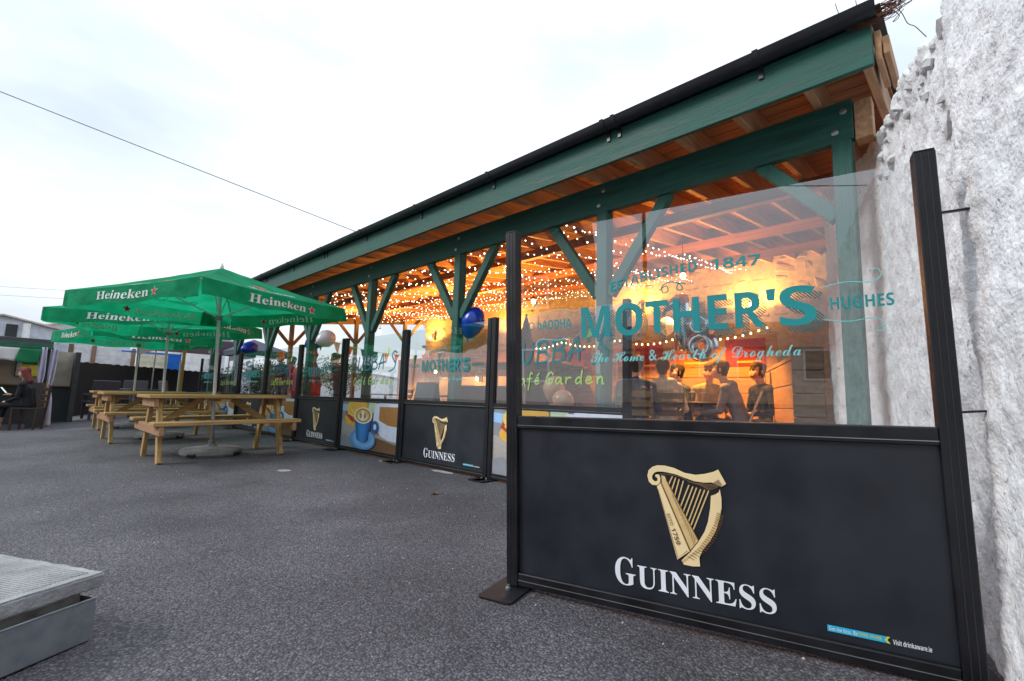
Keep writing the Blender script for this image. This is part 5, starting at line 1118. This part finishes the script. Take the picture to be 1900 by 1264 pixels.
mb = MB(); mb.bar((0, -.0, 0.0), (.03, .12, .98), .3, .02, up=(0, 1, .1), ch=.003); mb.build('panel', 'k_dark', lb); mb = MB(); mb.bar((.17, -.01, 0.0), (.20, .11, .98), .025, .03, up=(0, 1, .1), ch=.003); mb.build('edge', 'pine', lb)
# fence
F0, F1 = Vector((1.0, 18.5, 0)), Vector((6.6, 22.9, 0)); fd = (F1-F0).normalized(); FL = (F1-F0).length
fe = thing('black_fence', 'tall black boarded fence closing the far side of the yard', 'fence', (F0.x, F0.y, -.16), (0, 0, math.atan2(fd.y, fd.x)))
mb = MB(); mb.box(-.068, .068, -.011, .011, .03, 1.62, .003); o = mb.build('board', 'fence_black', fe); bm2 = o.data; nf = int(FL/.142)
for k in range(nf):
    oo = o if k == 0 else bpy.data.objects.new('board', bm2)
    if k: COL.objects.link(oo); oo.parent = fe
    oo.location = (.07+k*.142, 0, .012*math.sin(k*2.7))
for z in (.35, 1.3): mb = MB(); mb.box(0, FL, .013, .06, z-.04, z+.04, .003); mb.build('rail', 'fence_black', fe)
mb = MB(); mb.box(0, FL, -.06, .06, -.02, .028, .004); mb.build('kerb', 'concrete', fe)
# garden furniture in front of the fence
def rattan_chair(label, x, y, rz):
    t = thing('rattan_chair', label, 'chair', (x, y, G(x, y)), (0, 0, rz), group='dark rattan chairs')
    for sx in (-1, 1):
        for sy in (-1, 1): mb = MB(); mb.box(sx*.25-.025, sx*.25+.025, sy*.25-.025, sy*.25+.025, 0, .40, .004); mb.build('leg', 'rattan', t)
        mb = MB(); mb.box(sx*.25-.04, sx*.25+.04, -.28, .28, .58, .63, .008); mb.build('armrest', 'rattan', t); mb = MB(); mb.box(sx*.25-.03, sx*.25+.03, .2, .27, .405, .575, .004); mb.build('arm_post', 'rattan', t)
    mb = MB(); mb.box(-.29, .29, -.28, .28, .40, .455, .01); mb.build('seat', 'rattan', t); mb = MB(); mb.bar((0, -.25, .46), (0, -.33, .98), .56, .05, up=(0, 1, 0), ch=.01); mb.build('backrest', 'rattan', t)
rattan_chair('dark rattan chair left of the dark table by the fence', 1.55, 16.2, .2); rattan_chair('dark rattan chair behind the dark table by the fence', 2.35, 17.2, 2.9); rattan_chair('dark rattan chair right of the dark table by the fence', 3.3, 17.1, -1.4)
rt = thing('rattan_table', 'dark square garden table in front of the black fence', 'table', (2.4, 16.4, G(2.4, 16.4)), (0, 0, .3))
mb = MB(); mb.box(-.45, .45, -.45, .45, .70, .74, .008); mb.build('table_top', 'rattan', rt)
for sx in (-1, 1):
    for sy in (-1, 1): mb = MB(); mb.box(sx*.4-.03, sx*.4+.03, sy*.4-.03, sy*.4+.03, 0, .695, .004); mb.build('leg', 'rattan', rt)
tp_ = thing('timber_post', 'slim pale timber post behind the middle parasol', 'post', (2.65, 13.2, G(2.65, 13.2))); mb = MB(); mb.box(-.03, .03, -.03, .03, 0, 1.95, .004); mb.build('shaft', 'pine_leg', tp_); mb = MB(); mb.tube([(-.05, 0, 0), (-.05, 0, 1.4)], .016, 8); mb.build('pipe', 'pole_white', tp_)
# sheds, banner, trailer beyond the fence
def shed(label, x0, x1, y0, y1, h, rise, wm, rm, extra=None):
    t = thing('shed', label, 'shed', ((x0+x1)/2, y0, -.2)); hw = (x1-x0)/2
    mb = MB(); mb.add([(-hw, 0, 0), (hw, 0, 0), (hw, 0, h), (0, 0, h+rise), (-hw, 0, h), (-hw, y1-y0, 0), (hw, y1-y0, 0), (hw, y1-y0, h), (0, y1-y0, h+rise), (-hw, y1-y0, h)], [(0, 1, 2, 3, 4), (9, 8, 7, 6, 5), (0, 4, 9, 5), (1, 6, 7, 2)]); mb.build('wall', wm, t)
    for s in (-1, 1): mb = MB(); mb.bar((0, (y1-y0)/2, h+rise+.04), (s*(hw+.15), (y1-y0)/2, h+.04-.15*rise/hw), (y1-y0)+.3, .06, up=(0, 0, 1)); mb.build('roof_slope', rm, t)
    return t
q = ony(6, 586, 27); s1 = shed('grey gabled shed with dark opening behind the kiosk', q.x-1.6, q.x+1.6, 27, 33, ony(40, 606, 27).z+.2, q.z-ony(40, 606, 27).z, 'w_grey', 'w_tan')
a = ony(8, 625, 27); b = ony(34, 603, 27); mb = MB(); mb.box(a.x-(q.x), b.x-q.x, -.04, -.01, a.z-.4, b.z+.2); mb.build('opening', 'k_dark', s1); a = ony(40, 625, 27); mb = MB(); mb.tube([(a.x-q.x+.1, -.08, 0), (a.x-q.x+.1, -.08, ony(40, 600, 27).z+.2)], .12, 10); mb.build('drainpipe', 'w_white', s1)
q = ony(75, 590, 30); s2_ = shed('long low tan-roofed shed right of the grey gable', q.x-.6, q.x+5.0, 30, 38, ony(100, 618, 30).z+.2, 1.0, 'w_grey', 'w_tan')
hb = thing('board_hut', 'low hut of weathered whitewashed boards behind the fence', 'hut', (0, 24.0, -.2)); a, b = ony(128, 672, 24), ony(252, 651, 24)
n = 7
for k in range(n): mb = MB(); z0 = .05+(b.z+.2)*k/n; mb.box(a.x, b.x, 0, .03, z0, z0+(b.z+.2)/n-.02, .004); mb.build('plank', 'w_board', hb)
for f_ in (0.0, .34, .97): mb = MB(); x = a.x+(b.x-a.x)*f_; mb.box(x-.07, x+.07, -.05, -.001, 0, b.z+.28, .005); mb.build('post', 'brick' if f_ else 'post_wood', hb)
bn = thing('banner', 'cream advertising banner with blue end panel above the fence', 'banner', (0, 23.4, -.2)); a, b = ony(252, 684, 23.4), ony(312, 659, 23.4); e_ = ony(334, 684, 23.4)
mb = MB(); mb.box(a.x, b.x, -.01, 0, a.z+.2, b.z+.2); mb.build('cream_face', 'w_cream', bn); mb = MB(); mb.box(b.x+.003, e_.x, -.01, 0, a.z+.2, b.z+.2); mb.build('blue_face', 'bl_blue', bn); mb = MB(); mb.box(a.x-.5, e_.x, -.03, .02, b.z+.203, b.z+.26); mb.build('top_bar', 'bl_blue', bn)
for z, s in ((.66, 'TRADE & RETAIL'), (.30, 'OPEN TO PUBLIC')):
    mb = MB(); H = b.z-a.z; text_on(mb, s, None, a.x+.06, b.x-.1, a.z+.2+H*z, a.z+.2+H*(z+.2), -.014, 0); mb.build('lettering', 'w_grey', bn, recalc=False)
mb = MB(); mb.box(a.x, b.x-.3, -.013, -.0115, a.z+.21, a.z+.21+.10*(b.z-a.z)); mb.build('orange_line', 'f_orange', bn)
for xx in (a.x+.02, e_.x-.02): mb = MB(); mb.tube([(xx, .05, 0), (xx, .05, b.z+.3)], .03, 8); mb.build('support', 'post_wood', bn)
tr2 = thing('trailer', 'white trailer body beyond the fence right of the banner', 'trailer', (0, 25.5, -.2)); a, b = ony(250, 690, 25.5), ony(420, 650, 25.5)
mb = MB(); mb.box(a.x, b.x, 0, 2.0, .5, b.z+.2, .08); mb.build('box_body', 'w_white', tr2); mb = MB(); mb.box(a.x+.2, b.x-.2, .1, 1.9, .35, .4995); mb.build('chassis', 'k_dark', tr2)
for xx in (a.x+1.2, b.x-1.2): mb = MB(); mb.lathe([(0, -.1), (.34, -.1), (.36, -.05), (.36, .05), (.34, .1), (0, .1)], 20); mb.v = [(v[0]+xx, v[2]+.15, v[1]+.36) for v in mb.v]; mb.build('wheel', 'k_dark', tr2, smooth=40)
# gazebos at the far end of the shelter
def gazebo(label, x0, x1, y, dep, z0, z1, zr, m_, txt=None):
    t = thing('gazebo', label, 'gazebo', ((x0+x1)/2, y, 0)); hw = (x1-x0)/2
    mb = MB(); mb.add([(-hw, 0, z1), (hw, 0, z1), (hw, dep, z1), (-hw, dep, z1), (0, dep/2, zr)], [(0, 1, 4), (1, 2, 4), (2, 3, 4), (3, 0, 4)]); mb.build('roof', m_, t, recalc=False)
    mb = MB(); mb.box(-hw, hw, -.01, 0, z0, z1); mb.build('valance', m_, t); mb = MB(); mb.box(-hw, -hw+.01, .001, dep, z0, z1); mb.build('side_valance', m_, t); mb = MB(); mb.box(hw-.01, hw, .001, dep, z0, z1); mb.build('side_valance', m_, t)
    for sx in (-1, 1):
        for yy in (.05, dep-.05): mb = MB(); mb.tube([(sx*(hw-.05), yy, -.15), (sx*(hw-.05), yy, z1)], .02, 8); mb.build('leg', 'pole_grey', t)
    if txt: mb = MB(); text_on(mb, txt, None, hw*.0, hw*.72, z0+.05, z0+.14, -.016, 0); mb.build('lettering', 'w_tan', t, recalc=False)
a, b = ony(285, 662, 19.0), ony(474, 664, 19.0); gazebo('dark mauve gazebo canopy beyond the end of the shelter', a.x, b.x, 19.0, 3.0, ony(420, 661, 19).z, ony(420, 634, 19).z, 2.75, 'mauve', 'HAIDINO')
a, b = ony(440, 640, 17.2), ony(520, 640, 17.2); gazebo('navy gazebo canopy seen under the parasol tip', a.x, b.x+.4, 17.2, 2.4, 1.95, 2.12, 2.6, 'navy')
# low buildings and greenery past the far gable
s3 = shed('pale low shed far beyond the shelter gable', 12, 22, 30, 36, 1.9, .5, 'w_white', 'w_grey'); s4 = shed('grey low shed behind the far barriers', 7, 11.5, 27, 32, 1.7, .4, 'w_grey', 'w_tan')
M['leaf'] = mat('leaf', (.05, .10, .02), (.10, .15, .03), rough=.7, vs=3, transl=.3); M['bark'] = mat('bark', (.09, .065, .045), (.06, .045, .03), rough=.9, vs=12, bump=.4)
def tree(label, x, y, h, r, seed, low=.35):
    t = thing('tree', label, 'tree', (x, y, -.2), group='trees beyond the shelter'); rs = random.Random(seed)
    mb = MB(); mb.tube([(0, 0, 0), (.03, .02, h*.3), (-.02, .05, h*.6), (.02, 0, h*.85)], [.10, .08, .05, .02], 8)
    for k in range(9):
        z = h*(.3+.06*k); a = k*2.4; mb.tube([(0, 0, z), (math.cos(a)*r*.4, math.sin(a)*r*.4, z+h*.1), (math.cos(a)*r*.75, math.sin(a)*r*.75, z+h*.17)], [.04, .025, .008], 6)
    mb.build('trunk', 'bark', t, smooth=60)
    mb = MB()
    for k in range(42):
        a, c = rs.random()*6.283, rs.uniform(-1, 1); rr = r*rs.random()**.4; ce = Vector((rr*math.cos(a)*math.sqrt(1-c*c), rr*math.sin(a)*math.sqrt(1-c*c), h*(low+.33)+c*h*.33*rs.random()**.3))
        for i in range(70):
            p = ce+Vector((rs.gauss(0, 1), rs.gauss(0, 1), rs.gauss(0, .8)))*r*.17; d = Vector((rs.gauss(0, 1), rs.gauss(0, 1), rs.gauss(0, 1))).normalized()*.055; e_ = d.cross(Vector((rs.gauss(0, 1), rs.gauss(0, 1), rs.gauss(0, 1)))).normalized()*.028
            mb.add([p-d, p+e_, p+d, p-e_], [(0, 1, 2, 3)])
    tag(mb.build('crown', 'leaf', t, recalc=False), kind='stuff')
tree('bushy green tree seen through the far barrier glass', 6.6, 19.5, 2.1, 1.0, 1); tree('low green tree right of the standing man', 11.2, 22.5, 2.7, 1.4, 2); tree('small green tree between the far sheds', 9.2, 24.0, 2.3, 1.1, 4)
# ------------------------------------------------------------------ across the yard, seen only as reflections in the glass
def house(label, x, y0, y1, h, rise, wm, rm):
    t = thing('house', label, 'house', (x, (y0+y1)/2, -.5)); w = (y1-y0)/2
    mb = MB(); mb.box(-5, 0, -w, w, 0, h); mb.build('wall', wm, t)
    mb = MB(); mb.add([(.2, -w-.1, h+.001), (.2, w+.1, h+.001), (-5.2, w+.1, h+.001), (-5.2, -w-.1, h+.001), (-2.5, -w-.1, h+rise), (-2.5, w+.1, h+rise)], [(0, 1, 5, 4), (2, 3, 4, 5), (0, 4, 3), (1, 2, 5), (3, 2, 1, 0)]); r = mb.build('roof', rm, t)
    mb = MB(); mb.box(-2.8, -2.2, w-1.0, w-.4, h+rise-.6, h+rise+.7, .01); mb.build('chimney', 'brick', r)
    n = max(2, int((y1-y0)/2.2))
    for fl_ in range(max(1, int(h/2.6))):
        for k in range(n):
            yy = -w+(k+.5)*2*w/n; mb = MB(); mb.box(.005, .05, yy-.5, yy+.5, 1.0+2.6*fl_, 2.2+2.6*fl_, .01); f_ = mb.build('window', 'w_white', t); mb = MB(); mb.box(.052, .058, yy-.42, yy+.42, 1.08+2.6*fl_, 2.12+2.6*fl_); mb.build('pane', 'k_dark', f_)
house('tall dark house across the yard mirrored in the left of the nearest glass', -13, 3.4, 9.5, 6.4, 2.0, 'rough_brown', 'k_roof'); house('low terrace across the yard mirrored along the bottom of the nearest glass', -17, -8.5, 3.1, 2.3, 1.2, 'w_tan', 'k_roof')
up_ = thing('utility_pole', 'wooden utility pole mirrored in the nearest glass', 'pole', (-9.5, 1.05, -.4)); mb = MB(); mb.tube([(0, 0, 0), (0, 0, 6.6)], [.06, .045], 12); mb.build('shaft', 'bark', up_, smooth=60); mb = MB(); mb.box(-.05, .05, -.7, .7, 6.1, 6.2, .01); mb.build('crossarm', 'bark', up_)
for s in (-.6, .6): mb = MB(); mb.lathe([(.01, 0), (.03, .02), (.03, .08), (.01, .1)], 8, c=(0, s, 6.2)); mb.build('insulator', 'w_white', up_)
cable('utility cable from the mirrored pole towards the wall side', (-9.5, .45, 5.9), (-10.5, -14, 5.6), .5, .014); cable('utility cable from the mirrored pole towards the tall house', (-9.5, 1.65, 5.9), (-13.2, 6.0, 5.2), .15, .014)
